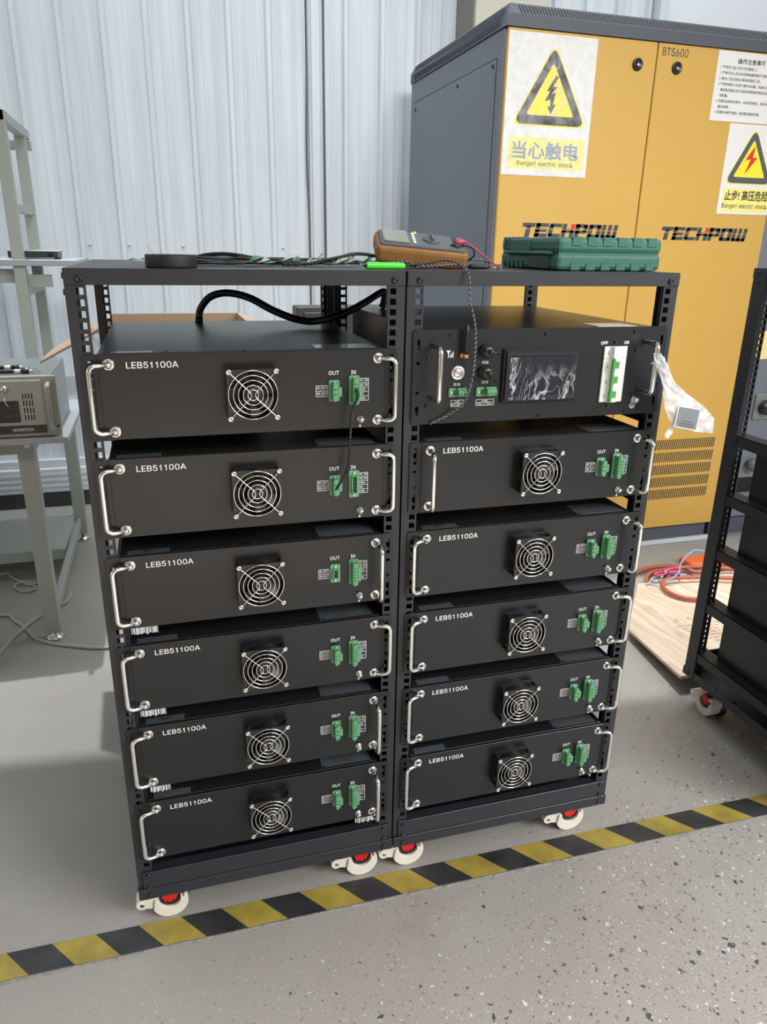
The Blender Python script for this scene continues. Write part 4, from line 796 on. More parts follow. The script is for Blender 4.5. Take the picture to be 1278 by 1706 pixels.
    for s, x, z, w, h, b in (('PCS', .1260, .1010, .0115, .0048, .02), ('OFF', .3540, .1293, .0143, .0058, .03), ('ON', .4018, .1295, .0095, .0058, .03), ('开关', .0748, .0640, .0130, .0058, .0), ('调试', .1265, .0665, .0130, .0058, .0)):
        lb.add(text_mesh(s, x, z, w, h, -.0041, b))
    lb.bm.from_mesh(lc.data('t')); part('panel_lettering', lb, 'white_ink', root, 'white printed port names')
    # touch screen
    bz = part('screen_bezel', MB().box((.1635, -.0105, .0320), (.3100, -.0041, .1262), .0015).box((.1675, -.0150, .0360), (.3060, -.0100, .1222), .0012), 'plastic', root, 'black screen bezel')
    part('screen', MB().box((.1745, -.0156, .0440), (.2990, -.0149, .1150)), 'screen', bz, 'dark glass screen')
    V = []; F = []; nx, nz = 30, 20
    for j in range(nz + 1):
        for i in range(nx + 1):
            u, v = i / nx, j / nz; x = .1735 + .128 * u + .001 * noise.noise(Vector((v * 9, 1, 0))); z = .0375 + .0745 * v + .0012 * noise.noise(Vector((u * 9, 3, 0)))
            e = max(0, .55 - v) * 1.5 + max(0, u - .75) + max(0, .2 - u); y = -.0170 - .0022 * abs(noise.noise(Vector((u * 11, v * 9, 2)))) * (.25 + e) - .0016 * abs(noise.noise(Vector((u * 26 + v * 8, v * 20, 7)))) * (.2 + e)
            V.append((x, y, z))
    for j in range(nz):
        for i in range(nx): q = j * (nx + 1) + i; F.append((q, q + 1, q + nx + 2, q + nx + 1))
    part('protective_film', MB().mesh(V, F, True), 'film', bz, 'crumpled clear film half peeled over the screen')
    # breaker block
    bk = part('circuit_breaker', MB().box((.3615, -.0080, .0253), (.4081, -.0041, .1262), .0008).box((.3740, -.0135, .0253), (.3935, -.0078, .1262), .0008), 'breaker', root, 'white circuit breaker block')
    gd = MB()
    for z in (.1052,): gd.box((.3616, -.0083, z), (.4080, -.0079, z + .0005))
    for z in (.1115, .087, .0595, .0335): gd.box((.3695, -.0084, z), (.3712, -.0079, z + .006))
    for i in range(9): gd.box((.3640, -.0083, .0985 - i * .0022), (.3640 + (.008 if i % 3 else .0055), -.0080, .0990 - i * .0022))
    part('breaker_print', gd, 'meter', bk)
    part('lever', MB().box((.3748, -.0180, .1070), (.3800, -.0130, .1255), .0008), 'breaker', bk, 'white lever')
    part('lever_window', MB().box((.3815, -.0140, .1090), (.3925, -.0134, .1240)), 'breaker', bk)
    for i in range(3):
        z0 = .0262 + i * .0268
        part('lever', MB().box((.3745, -.0195, z0), (.3800, -.0130, z0 + .0258), .0008), 'lever', bk, 'green lever')
        part('lever_window', MB().box((.3822, -.0145, z0 + .0075), (.3910, -.0133, z0 + .0200), .0004), 'lever', bk, 'green window')
    gr = MB().lathe([(.0066, -.0041), (.0066, -.0052), (.005, -.0052), (.005, -.0078), (.0062, -.0078), (.0062, -.0088), (.0026, -.0088), (.0026, -.0125), (.0050, -.0125), (.0050, -.0150), (.0001, -.0156)], (.4370, 0, .0270), (0, 1, 0), 20)
    part('ground_screw', gr, 'steel', root, 'nickel ground screw')
    gs = MB().ring((.4350, -.0042, .0165), (0, 1, 0), .0052, .0007, 24, 6).box((.4345, -.0046, .0160), (.4355, -.0041, .0205)).box((.4315, -.0046, .0152), (.4385, -.0041, .0160)).box((.4330, -.0046, .0135), (.4370, -.0041, .0142))
    part('ground_symbol', gs, 'white_ink', root)
    part('sticker', MB().box((.36, .020, CH - .0017), (.44, .075, CH - .0010)), 'paper', root, 'pale sticker on the cover')
control_unit()

# ------------------------------------------------------------------ yellow power cabinet
CX0, CX1, CY0, CY1 = 1.370, 2.612, 1.575, 2.640
def ty(s, x, z, w, h, y, b=0., keep=False, sh=0.): return text_mesh(s, x, z, w, h, y, b, .0006, sh, keep)
def tri_ring(cx, z0, w, h, r, cut):
    """rounded triangle outline; cut insets it"""
    P = []; A = [(cx, z0 + h), (cx - w / 2, z0), (cx + w / 2, z0)]
    c = Vector((cx, 0, z0 + h * .36)); n = 8
    for k in range(3):
        p = Vector((A[k][0], 0, A[k][1])); a = Vector((A[(k - 1) % 3][0], 0, A[(k - 1) % 3][1])); b = Vector((A[(k + 1) % 3][0], 0, A[(k + 1) % 3][1]))
        da = (a - p).normalized(); db = (b - p).normalized(); t = r * 1.732
        q0 = p + da * t; q1 = p + db * t
        for i in range(n + 1):
            u = i / n; v = q0 * (1 - u) ** 2 + p * 2 * u * (1 - u) + q1 * u * u; v = c + (v - c) * cut; P.append((v.x, v.z))
    return P
def logo(x0, x1, z0, z1, y):
    """wide slanted block letters cut by a horizontal gap, the top of the H in red"""
    L = {'T': [(0, .72, 1, 1), (.32, 0, .68, .8)], 'E': [(0, 0, .34, 1), (0, .74, 1, 1), (0, 0, 1, .26), (0, .38, .92, .62)], 'C': [(0, .08, .34, .92), (.06, .74, 1, 1), (.06, 0, 1, .26)],
         'H': [(0, 0, .33, 1), (.67, 0, 1, .53), (0, .36, 1, .62)], 'P': [(0, 0, .34, 1), (0, .74, .94, 1), (.66, .42, 1, .94), (0, .32, .94, .56)], 'O': [(0, .06, .33, .94), (.67, .06, 1, .94), (.05, .74, .95, 1), (.05, 0, .95, .26)],
         'W': [(0, 0, .25, 1), (.38, 0, .62, 1), (.75, 0, 1, 1), (.05, 0, .95, .24)]}
    wd = [1, 1, 1, 1, 1, 1.05, 1.3]; gap = .07; tot = sum(wd) + gap * 6; k = (x1 - x0 - .012) / tot; h = z1 - z0; mb = MB(); rd = MB(); x = x0
    cut = (.54, .585)
    def q(m_, a, b, c, d):
        if c <= a or d <= b: return
        sh = .35 * h; P = lambda u, v: (x + u * w + sh * v * .55, z0 + v * h)
        m_.prism([P(a, b), P(c, b), P(c, d), P(a, d)], 'y', y - .0007, y + .0002)
    for ch, w_ in zip('TECHPOW', wd):
        w = w_ * k
        for a, b, c, d in L[ch]:
            q(mb, a, b, c, min(d, cut[0])); q(mb, a, max(b, cut[1]), c, d)
        if ch == 'H': q(rd, .67, .66, 1.02, 1)
        x += w + gap * k
    return mb, rd
def power_cabinet():
    r = thing('power_cabinet', 'big slate grey power cabinet with two yellow doors and warning signs', 'cabinet', (0, 0, 0))
    b = MB().box((CX0, CY0 + .016, .095), (CX1, CY1, 2.052), .004)
    part('body', b, 'slate', r)
    part('plinth', MB().box((CX0 + .02, CY0 + .03, 0), (CX1 - .02, CY1 - .02, .096)).box((CX0, CY0 + .02, .0), (CX0 + .06, CY0 + .08, .09)).prism(rrect(CX0 + .15, .022, CX1 - .16, .082, .028, 6), 'y', CY0 + .022, CY0 + .036), 'slate_dark', r, 'dark grey plinth')
    part('skirting_rail', MB().box((CX0 + .005, CY0 + .008, 0), (CX1, CY0 + .028, .022), .003), 'ledge', r, 'pale rail along the plinth foot')
    # cap with chamfered top edge and vent slots
    z0, z1, c = 2.052, 2.124, .016
    P = [(CY0 - .004, z0), (CY0 - .004, z0 + .038), (CY0 + .012, z1), (CY1 - .012, z1), (CY1 + .004, z0 + .038), (CY1 + .004, z0)]
    V = []; F = []
    for x in ((CX0 - .004), (CX1 + .004)):
        s = 1 if x < 2 else -1
        for yy, zz in P: V.append((x + (s * .016 if zz > z0 + .05 else 0), yy, zz))
    n = 6; F = [tuple(range(5, -1, -1)), tuple(range(6, 12))] + [(i, (i + 1) % n, (i + 1) % n + n, i + n) for i in range(n)]
    t = bmesh.new(); vs = [t.verts.new(v) for v in V]
    for f in F: t.faces.new([vs[i] for i in f])
    bmesh.ops.recalc_face_normals(t, faces=t.faces[:]); mb = MB(); mb._add(t)
    part('roof_cap', mb, 'slate_dark', r)
    sl = MB(); nrm = Vector((0, -.034, .016)).normalized(); ax = Vector((0, .016, .034)).normalized(); N_ = 92
    for i in range(N_):
        x = CX0 + .05 + (CX1 - CX0 - .10) * i / (N_ - 1); a = Vector((x, CY0 - .004, z0 + .038)) + ax * .004; e = a + ax * .028
        sl.mesh([tuple(p + nrm * .0006) for p in (a, a + Vector((.006, 0, 0)), e + Vector((-.004, 0, 0)), e + Vector((-.010, 0, 0)))], [(0, 1, 2, 3)])
    part('vent_slots', sl, 'vent_dark', r); sl = MB()
    for row in range(2):
        for i in range(96):
            y = CY0 + .05 + (CY1 - CY0 - .10) * i / 95
            if row == 0: V4 = [(CX0 - .0046, y, z0 + .006), (CX0 - .0046, y + .005, z0 + .006), (CX0 - .0046, y + .005, z0 + .032), (CX0 - .0046, y, z0 + .032)]
            else: V4 = [(CX0 - .004 - .0006 + .016 * k_, y + d_, z0 + .038 + .034 * k_) for k_, d_ in ((.12, 0), (.12, .005), (.88, .005), (.88, 0))]
            sl.mesh(V4, [(0, 3, 2, 1)])
    part('side_vent_slots', sl, 'vent_dark', r)
    sm = 1.9860
    for x0, x1, hl in ((CX0 + .006, sm - .002, 'left'), (sm + .002, CX1 - .003, 'right')):
        d = part('door', MB().box((x0, CY0, .094), (x1, CY0 + .018, 2.050), .003), 'yellow', r, 'yellow door')
        lx = 1.904 if hl == 'left' else 2.075
        lk = part('lock', MB().lathe([(.021, .0), (.021, -.006), (.017, -.009), (.015, -.006), (.0001, -.006)], (lx, CY0, 1.9715), (0, 1, 0), 28), 'plastic', d)
        part('keyhole', MB().prism([(lx - .005, 1.967), (lx + .006, 1.967), (lx + .0005, 1.977)], 'y', CY0 - .0075, CY0 - .0055), 'steel', lk)
        mb, rd = logo(*((1.478, 1.906) if hl == 'left' else (2.098, 2.527)), 1.3640, 1.4140, CY0)
        part('door_lettering', mb, 'logo', d, 'slate block lettering'); part('red_stroke', rd, 'red_ink', d)
        vb = MB()
        a, e = (1.47, 1.89) if hl == 'left' else (2.14, 2.552)
        n = int((e - a) / .0106)
        for rw in range(5):
            zt = .5185 - rw * .0592
            for i in range(n):
                x = a + i * .0106; vb.mesh([(x, CY0 - .0006, zt - .046), (x + .0052, CY0 - .0006, zt - .046), (x + .0082, CY0 - .0006, zt), (x + .0030, CY0 - .0006, zt)], [(0, 1, 2, 3)])
        part('louvres', vb, 'vent_dark', d, 'five rows of slanted vent slots')
        if hl == 'right':
            part('type_lettering', ty('BTS600', 2.006, 2.0090, .113, .0270, CY0, .004), 'logo', d)
            y = CY0 - .0012
            pp = part('notice_sheet', MB().box((2.2530, y, 1.8060), (2.575, CY0 - .0001, 2.0450)), 'paper', d, 'white sheet of printed instructions')
            tx = MB(); tx.add(ty('操作注意事项', 2.345, 2.005, .130, .0185, y, .012))
            for i, (s, ind) in enumerate((('1. 严禁非工程人员打开机器柜门。', 0), ('2. 严禁任何人员在未切断电源的情况下操作。', 0), ('3. 操作人员必须经过培训的指定人员。', 0), ('4. 严禁非相关人员进行操作本机器，机器必须', 0), ('确保高压输出线正负极没有短路的现象后启', 1), ('动机器。', 1), ('5. 机器在运转的过程中，如有异常情况，请关闭', 0), ('器总电源。', 1), ('6. 机器如长期不使用，请切断机器总电源。', 0))):
                tx.add(ty(s, 2.270 + .012 * ind, 1.985 - i * .0192, .0117 * len(s), .0112, y, .004, True))
            part('notice_text', tx, 'black_ink', pp)
            y = CY0 - .0013; sg = part('warning_sign', MB().box((2.3535, y, 1.4690), (2.6085, CY0 - .0001, 1.8015), .0003), 'paper', d, 'white sign with red bolt in a black triangle')
            c = 2.483
            part('yellow_triangle', MB().prism(tri_ring(c, 1.583, .236, .212, .022, 1.0), 'y', y - .0005, y + .0003), 'warn_yellow', sg)
            part('black_triangle', MB().add(plate(tri_ring(c, 1.583, .236, .212, .022, .955), [tri_ring(c, 1.583, .236, .212, .010, .66)], y - .0010, y - .0003)), 'slate_dark', sg)
            part('red_bolt', MB().prism([(c + .010, 1.728), (c - .030, 1.672), (c - .004, 1.676), (c - .026, 1.618), (c + .028, 1.684), (c + .004, 1.682)], 'y', y - .0011, y - .0004), 'red_ink', sg)
            part('yellow_band', MB().box((2.372, y - .0005, 1.480), (2.600, y + .0003, 1.566)), 'warn_pale', sg)
            part('sign_text', MB().add(ty('止步! 高压危险', 2.380, 1.520, .214, .0400, y - .0006, .018)).add(ty('Danger! electric shock', 2.374, 1.4875, .222, .0220, y - .0006, .0)), 'black_ink', sg)
        else:
            y = CY0 - .0013; sg = part('warning_sign', MB().box((1.380, y, 1.5790), (1.7320, CY0 - .0001, 2.0400), .0003), 'paper', d, 'large white sign with black bolt in a yellow triangle')
            c = 1.5620
            part('yellow_triangle', MB().prism(tri_ring(c, 1.7460, .306, .268, .022, 1.0), 'y', y - .0005, y + .0003), 'warn_yellow', sg)
            part('black_triangle', MB().add(plate(tri_ring(c, 1.7460, .306, .268, .022, .95), [tri_ring(c, 1.7460, .306, .268, .012, .64)], y - .0010, y - .0003)), 'warn_black', sg)
            bo = [(c + .012, 1.912), (c - .020, 1.860), (c - .006, 1.862), (c - .026, 1.828), (c - .004, 1.834), (c - .002, 1.810), (c - .014, 1.812), (c + .002, 1.786), (c + .020, 1.820), (c + .008, 1.818), (c + .016, 1.858), (c - .002, 1.852), (c + .022, 1.876), (c + .004, 1.876), (c + .024, 1.908)]
            part('black_bolt', MB().prism(bo, 'y', y - .0011, y - .0004), 'warn_black', sg)
            part('yellow_band', MB().box((1.404, y - .0005, 1.6020), (1.7150, y + .0003, 1.7070)), 'warn_pale', sg)
            part('sign_text', MB().add(ty('当心触电', 1.4180, 1.6340, .275, .0600, y - .0006, .02)), 'warn_blue', sg)
            part('sign_text', MB().add(ty('Danger! electric shock', 1.4420, 1.6080, .232, .0200, y - .0006, .008)), 'warn_grey', sg)
            V = []; F = []; nx, nz = 24, 32
            for j in range(nz + 1):
                for i in range(nx + 1):
                    u, v = i / nx, j / nz; V.append((1.3785 + .3545 * u, y - .0022 - .0022 * abs(noise.noise(Vector((u * 7, v * 8, 3)))) * (1 + v), 1.5770 + .4640 * v))
            for j in range(nz):
                for i in range(nx): q = j * (nx + 1) + i; F.append((q, q + 1, q + nx + 2, q + nx + 1))
            part('laminate', MB().mesh(V, F, True), 'clear_sheet', sg, 'wrinkled clear film over the sign')
    # side panel with quarter-turn screws
    sp_ = part('side_panel', MB().box((CX0 - .0030, 1.648, .14), (CX0 + .001, 2.584, 1.963), .002), 'slate', r)
    for y_, z_ in ((1.672, 1.945), (2.02, 1.940), (2.56, 1.930), (1.672, .95), (2.56, .95)): part('screw', bolt_mb((CX0 - .003, y_, z_), (-1, 0, 0), .009), 'bolt', sp_)
    ou = MB()
    for a, e in (((1.644, .136), (1.648, 1.967)), ((2.584, .136), (2.588, 1.967)), ((1.644, 1.963), (2.588, 1.967))): ou.box((CX0 - .0006, a[0], a[1]), (CX0 + .001, e[0], e[1]))
    part('panel_gap', ou, 'vent_dark', r)
power_cabinet()
# neighbouring grey cabinet, seen through the lone rack
def grey_cabinet():
    r = thing('switch_cabinet', 'slate grey cabinet right of the yellow doors, seen through the lone rack', 'cabinet', (0, 0, 0))
    part('body', MB().box((2.625, 1.60, .10), (3.45, 2.60, 2.08), .004), 'slate', r)
    part('plinth', MB().box((2.64, 1.63, 0), (3.43, 2.58, .10)), 'slate_dark', r)
    part('roof_cap', MB().box((2.622, 1.596, 2.08), (3.453, 2.604, 2.12), .008), 'slate_dark', r)
    part('note_sheet', MB().box((2.690, 1.5985, .865), (2.90, 1.6002, .990)), 'note', r, 'yellow paper note')
    part('switch_plate', MB().box((2.745, 1.590, .585), (2.90, 1.600, .705), .003), 'ipc_side', r)
    part('rotary_switch', MB().lathe([(.035, 0), (.032, -.03), (.0001, -.03)], (2.800, 1.592, .642), (0, 1, 0), 24), 'plastic', r)
    part('knob', MB().lathe([(.010, 0), (.010, -.01), (.030, -.02), (.030, -.035), (.018, -.048), (.0001, -.050)], (2.782, 1.600, .369), (0, 1, 0), 24), 'meter', r)
    part('opening', MB().box((2.735, 1.5985, .225), (3.10, 1.601, .300)), 'hole', r)
grey_cabinet()

# ------------------------------------------------------------------ things lying on the racks
T = ZT
tr = thing('tape_roll', 'flat roll of black tape near left end of rack top', 'tape roll', (.1520, .052, T))
part('tape', MB().lathe([(.0180, .0), (.0382, .0004), (.0386, .0030), (.0386, .0165), (.0382, .0192), (.0180, .0192), (.0180, .0004)], (0, 0, 0), (0, 0, 1), 48), 'tape', tr)
part('core', MB().lathe([(.0160, .0005), (.0180, .0005), (.0180, .0188), (.0160, .0188), (.0160, .0005)], (0, 0, 0), (0, 0, 1), 40), 'card', tr)
pen = thing('marker_pen', 'lime green pen lying near the front edge of left rack top', 'pen', (.5000, .068, T + .0056), rot=(0, 0, 0))
part('barrel', MB().lathe([(.0001, -.034), (.0054, -.034), (.0056, -.032), (.0056, .026), (.0050, .031), (.0030, .034), (.0001, .0345)], (0, 0, 0), (1, 0, 0), 20), 'lime', pen)
part('tip', MB().lathe([(.0028, 0), (.0016, -.005), (.0001, -.006)], (-.034, 0, 0), (1, 0, 0), 12), 'plastic', pen)
# bunch of thin black leads with green and white ends
random.seed(3)
for i in range(12):
    x0 = .11 + .02 * random.random() + .012 * (i % 3); x1 = .262 + .022 * i + .02 * random.random(); y0 = .120 + .010 * i; y1 = y0 + random.uniform(-.02, .04)
    pts = [(x0 + (x1 - x0) * k / 5, y0 + (y1 - y0) * k / 5 + random.uniform(-.006, .006), T + .0032 + (.004 * (i % 3) if 0 < k < 5 else .001) + (.003 * random.random())) for k in range(6)]
    wr = thing('wire_lead', ('thin black lead in the tangled bunch on left rack top'), 'wire', (0, 0, 0), 'thin leads bunched on the left rack')
    sp = spline(pts, 5); part('lead', MB().tube(sp, .0020, 6), 'cable', wr)
    e = Vector(pts[-1]); d = (e - Vector(pts[-2])).normalized(); mb = MB()
    for s in (-2, -1, 0, 1, 2): mb.tube([e - d * .004, e + d * .008 + Vector((0, s * .003, .003)), e + d * (.016 + .010 * random.random()) + Vector((0, s * .007, .004 + .012 * random.random()))], .0011, 6)
    part('stripped_end', mb, 'twist' if i % 2 else 'green_term', wr)
    f = Vector(pts[0]); mb = MB()
    for s in (-1, 1): mb.tube([f, f + Vector((-.012, s * .004, .002)), f + Vector((-.024, s * .008, .002 + .003 * random.random()))], .0008, 6)
    part('stripped_end', mb, 'green_term' if i % 2 else 'twist', wr)
for i, (dx, dz, w) in enumerate(((.0, .0, 'stripped white wire end standing up behind the tape roll'),)):
    single('wire_end', MB().tube([(.135, .125, T + .0012), (.129, .120, T + .014), (.120, .112, T + .0300)], .0009, 6).tube([(.140, .125, T + .0012), (.143, .120, T + .014), (.139, .112, T + .0265)], .0008, 6), 'twist', w, 'wire')
def twisted(pts, r, n=10, pitch=.0075):
    """a twisted pair: two strands wound about each other"""
    c = spline(pts, n); out = [[], []]; s = 0; up = None
    P = []
    for a, b in zip(c, c[1:]):
        k = max(1, int((b - a).length / .0022)); P += [a.lerp(b, i / k) for i in range(k)]
    P.append(c[-1])
    for i, p in enumerate(P):
        d = (P[min(i + 1, len(P) - 1)] - P[max(i - 1, 0)]).normalized()
        if up is None: up = d.orthogonal().normalized()
        else: up = (up - d * up.dot(d)).normalized()
        w = d.cross(up); s += (P[i] - P[i - 1]).length if i else 0; a = s / pitch * 2 * PI
        for q in (0, 1): out[q].append(p + (up * math.cos(a + q * PI) + w * math.sin(a + q * PI)) * r * .85)
    return MB().tube(out[0], r, 6), MB().tube(out[1], r, 6)
def pair(name, label, pts, r=.0013, cat='cable', m2='twist_dim', group=None):
    o = thing(name, label, cat, (0, 0, 0), group); a, b = twisted(pts, r); part('strand', a, 'cable', o, 'black strand'); part('strand', b, m2, o, 'pale strand' if m2 == 'twist_dim' else None); return o
pair('twisted_cable', 'black and white twisted cable hanging down across the touch screen unit',
     [(.50, .10, T + .004), (.535, .075, T + .006), (.565, .055, T + .010), (.590, .030, T + .016), (.6095, .006, T + .010), (.6180, -.014, T - .008), (0.6189, -0.0200, 1.2395), (0.6303, -0.0220, 1.1964), (0.6306, -0.0260, 1.1476), (0.6260, -0.0280, 1.1028), (0.6161, -0.0220, 1.0691), (0.5935, -0.0120, 1.0481), (0.5618, -0.0100, 1.0333)])
pair('twisted_cable', 'thin dark twisted cable arching between the lead bunch and green pen', [(.34, .16, T + .004), (.392, .155, T + .006), (.430, .150, T + .015), (.470, .150, T + .023), (.508, .150, T + .019), (.545, .150, T + .008), (.58, .150, T + .0045)], .0022, m2='cable')
pair('twisted_cable', 'black and white twisted cable looping just in front of the multimeter', [(.500, .115, T + .004), (.525, .112, T + .010), (.548, .106, T + .011), (.575, .098, T + .005), (.605, .095, T + .006), (.640, .100, T + .008), (.668, .110, T + .0045)], .0014)
pair('twisted_cable', 'black and white twisted cable running right from under the multimeter', [(.61, .118, T + .004), (.645, .125, T + .010), (.680, .140, T + .016), (.715, .150, T + .015), (.728, .155, T + .009)], .0014)
single('thick_cable', MB().tube(spline([(.185, .30, T + .0042), (.215, .29, T + .015), (.255, .27, T + .018), (.300, .25, T + .012), (.335, .24, T + .0042)], 8), .0038, 8), 'cable', 'short black cable arching behind the tape roll', 'cable')
# multimeter
mm = thing('multimeter', 'worn orange multimeter with grey face propped on rack top', 'multimeter', (.590, .155, T + .0335), rot=(math.radians(20), math.radians(4.5), math.radians(-9)))
part('holster', MB().box((-.0830, -.0400, -.0200), (.0830, .0400, .0125), .009, 3), 'holster', mm, 'worn orange rubber holster')
fc = part('face', MB().box((-.0770, -.0345, .0100), (.0770, .0345, .0165), .004, 2), 'meter', mm, 'grey face')
part('screen', MB().box((-.0720, -.0285, .0160), (-.0250, .0285, .0205), .003), 'lcd', mm, 'clear display window')
dl = part('dial', MB().lathe([(.0165, .0160), (.0155, .0195), (.0001, .0195)], (.018, 0, 0), (0, 0, 1), 28).box((.0155, -.014, .019), (.0205, .014, .0260), .001), 'meter', mm, 'rotary dial')
bt = MB()
for i in range(4): bt.box((-.0185, -.024 + i * .0135, .0160), (-.0125, -.016 + i * .0135, .0190), .001)
part('buttons', bt, 'paper', mm); part('power_button', MB().box((-.0130, .0225, .016), (-.0075, .0290, .0200), .001), 'yellow_btn', mm)
jk = MB()
for i in range(4): jk.cyl((.062, -.024 + i * .016, .0155), (.062, -.024 + i * .016, .0175), .0055, n=16)
part('input_jacks', jk, 'plastic', mm)
part('stand', MB().box((-.03, .026, -.036), (.03, .0295, -.006), .001), 'plastic', mm)
def lead(name, label, plug_m, cab_m, pts, r=.0017):
    o = thing(name, label, 'test lead', (0, 0, 0)); p0, p1 = Vector(pts[0]), Vector(pts[1])
    part('plug', MB().tube([p0, p0.lerp(p1, .5), p1], [.0045, .0050, .0032], 10), plug_m, o); part('lead', MB().tube(spline(pts[1:], 8), r, 8), cab_m, o); return o
lead('red_test_lead', 'pink red test lead plugged into the multimeter, trailing right', 'pink', 'pink', [(0.6486, 0.1350, 1.3288), (0.6670, 0.1350, 1.3312), (0.6843, 0.1300, 1.3202), (0.7021, 0.1200, 1.3052), (0.7178, 0.1000, 1.2904), (0.7653, 0.1956, 1.2858)], .0015)
lead('black_test_lead', 'black test lead plugged into the multimeter beside the red one', 'cable', 'cable', [(0.6381, 0.1250, 1.3216), (0.6610, 0.1250, 1.3240), (0.6787, 0.1250, 1.3202), (0.6829, 0.1250, 1.3080), (0.6739, 0.1300, 1.2985), (0.6642, 0.1400, 1.2919)], .0017)
probe = thing('test_probe', 'black test probe lying flat beside the multimeter', 'probe', (.6850, .105, T + .0045), rot=(0, 0, math.radians(-14)))
part('handle', MB().lathe([(.0001, -.02), (.003, -.02), (.0042, -.012), (.0038, .012), (.0022, .02), (.0001, .02)], (0, 0, 0), (1, 0, 0), 14), 'plastic', probe); part('needle', MB().cyl((.02, 0, 0), (.033, 0, -.001), .0008, n=8), 'steel', probe)
# green tool case
tb = thing('tool_case', 'dark green moulded plastic tool case on right rack top', 'tool case', (0, 0, T))
bx0, bx1, by0, by1 = .816, 1.030, .060, .300
part('lower_shell', MB().box((bx0, by0, .001), (bx1, by1, .0290), .007, 2), 'toolbox', tb)
rb = MB().box((bx0, by0, .0300), (bx1, by1, .0570), .008, 2).box((bx0 + .004, by0 + .004, .026), (bx1 - .004, by1 - .004, .033))
for i in range(6):
    x = bx0 + .026 + i * .031
    rb.box((x, by0 - .0014, .0420), (x + .020, by0 + .012, .0578), .0012); rb.box((x, by0 - .0014, .0008), (x + .020, by0 + .012, .0150), .0012)
for i in range(5):
    y = by0 + .135 + i * .02; rb.box((bx0 - .002, y, .041), (bx0 + .01, y + .012, .0580), .0015); rb.box((bx0 - .002, y, .001), (bx0 + .01, y + .012, .015), .0015)
part('upper_shell', rb, 'toolbox', tb)
part('handle_recess', MB().box((bx0 - .0025, by0 + .028, .002), (bx0 + .010, by0 + .110, .0270), .002), 'toolbox_dark', tb, 'darker handle recess')
part('handle', MB().box((bx0 - .0070, by0 + .020, .0265), (bx0 + .006, by0 + .215, .0330), .002).box((bx0 - .005, by0 + .11, .031), (bx0 + .008, by0 + .19, .055), .003), 'toolbox', tb)

# ------------------------------------------------------------------ cables of the modules
pair('jumper_cable', 'black jumper lead hanging from top module IN port to the OUT port below', [(.0331 + .3945, -.0215, 1.1005), (.4265, -.032, 1.088), (0.4182, -0.0300, 1.0658), (0.4132, -0.0340, 1.0167), (0.4132, -0.0300, 0.9848), (0.4069, -0.0260, 0.9579), (.0331 + .3595, -.0215, ZL[1] - H + .0625)], .0016, m2='cable')
single('power_cable', MB().tube(spline([(0.2076, 0.4700, 1.1680), (0.2114, 0.4700, 1.1889), (0.2321, 0.4600, 1.2140), (0.2656, 0.4400, 1.2236), (0.3076, 0.4100, 1.2159), (0.3506, 0.3700, 1.1936), (0.3944, 0.3400, 1.1781), (0.4356, 0.3300, 1.1757), (0.4991, 0.3600, 1.1887), (0.5522, 0.4000, 1.2062), (0.5899, 0.4300, 1.2216), (0.6064, 0.4400, 1.2261), (0.6080, 0.4400, 1.2159), (0.6041, 0.4400, 1.1980), (.600, .44, 1.1925)], 8), .0075, 12).tube([(0.2056, 0.4700, 1.1569), (0.2079, 0.4700, 1.1729)], .0082, 12), 'cable', 'thick black power cable looping over the top module of the left rack', 'cable')
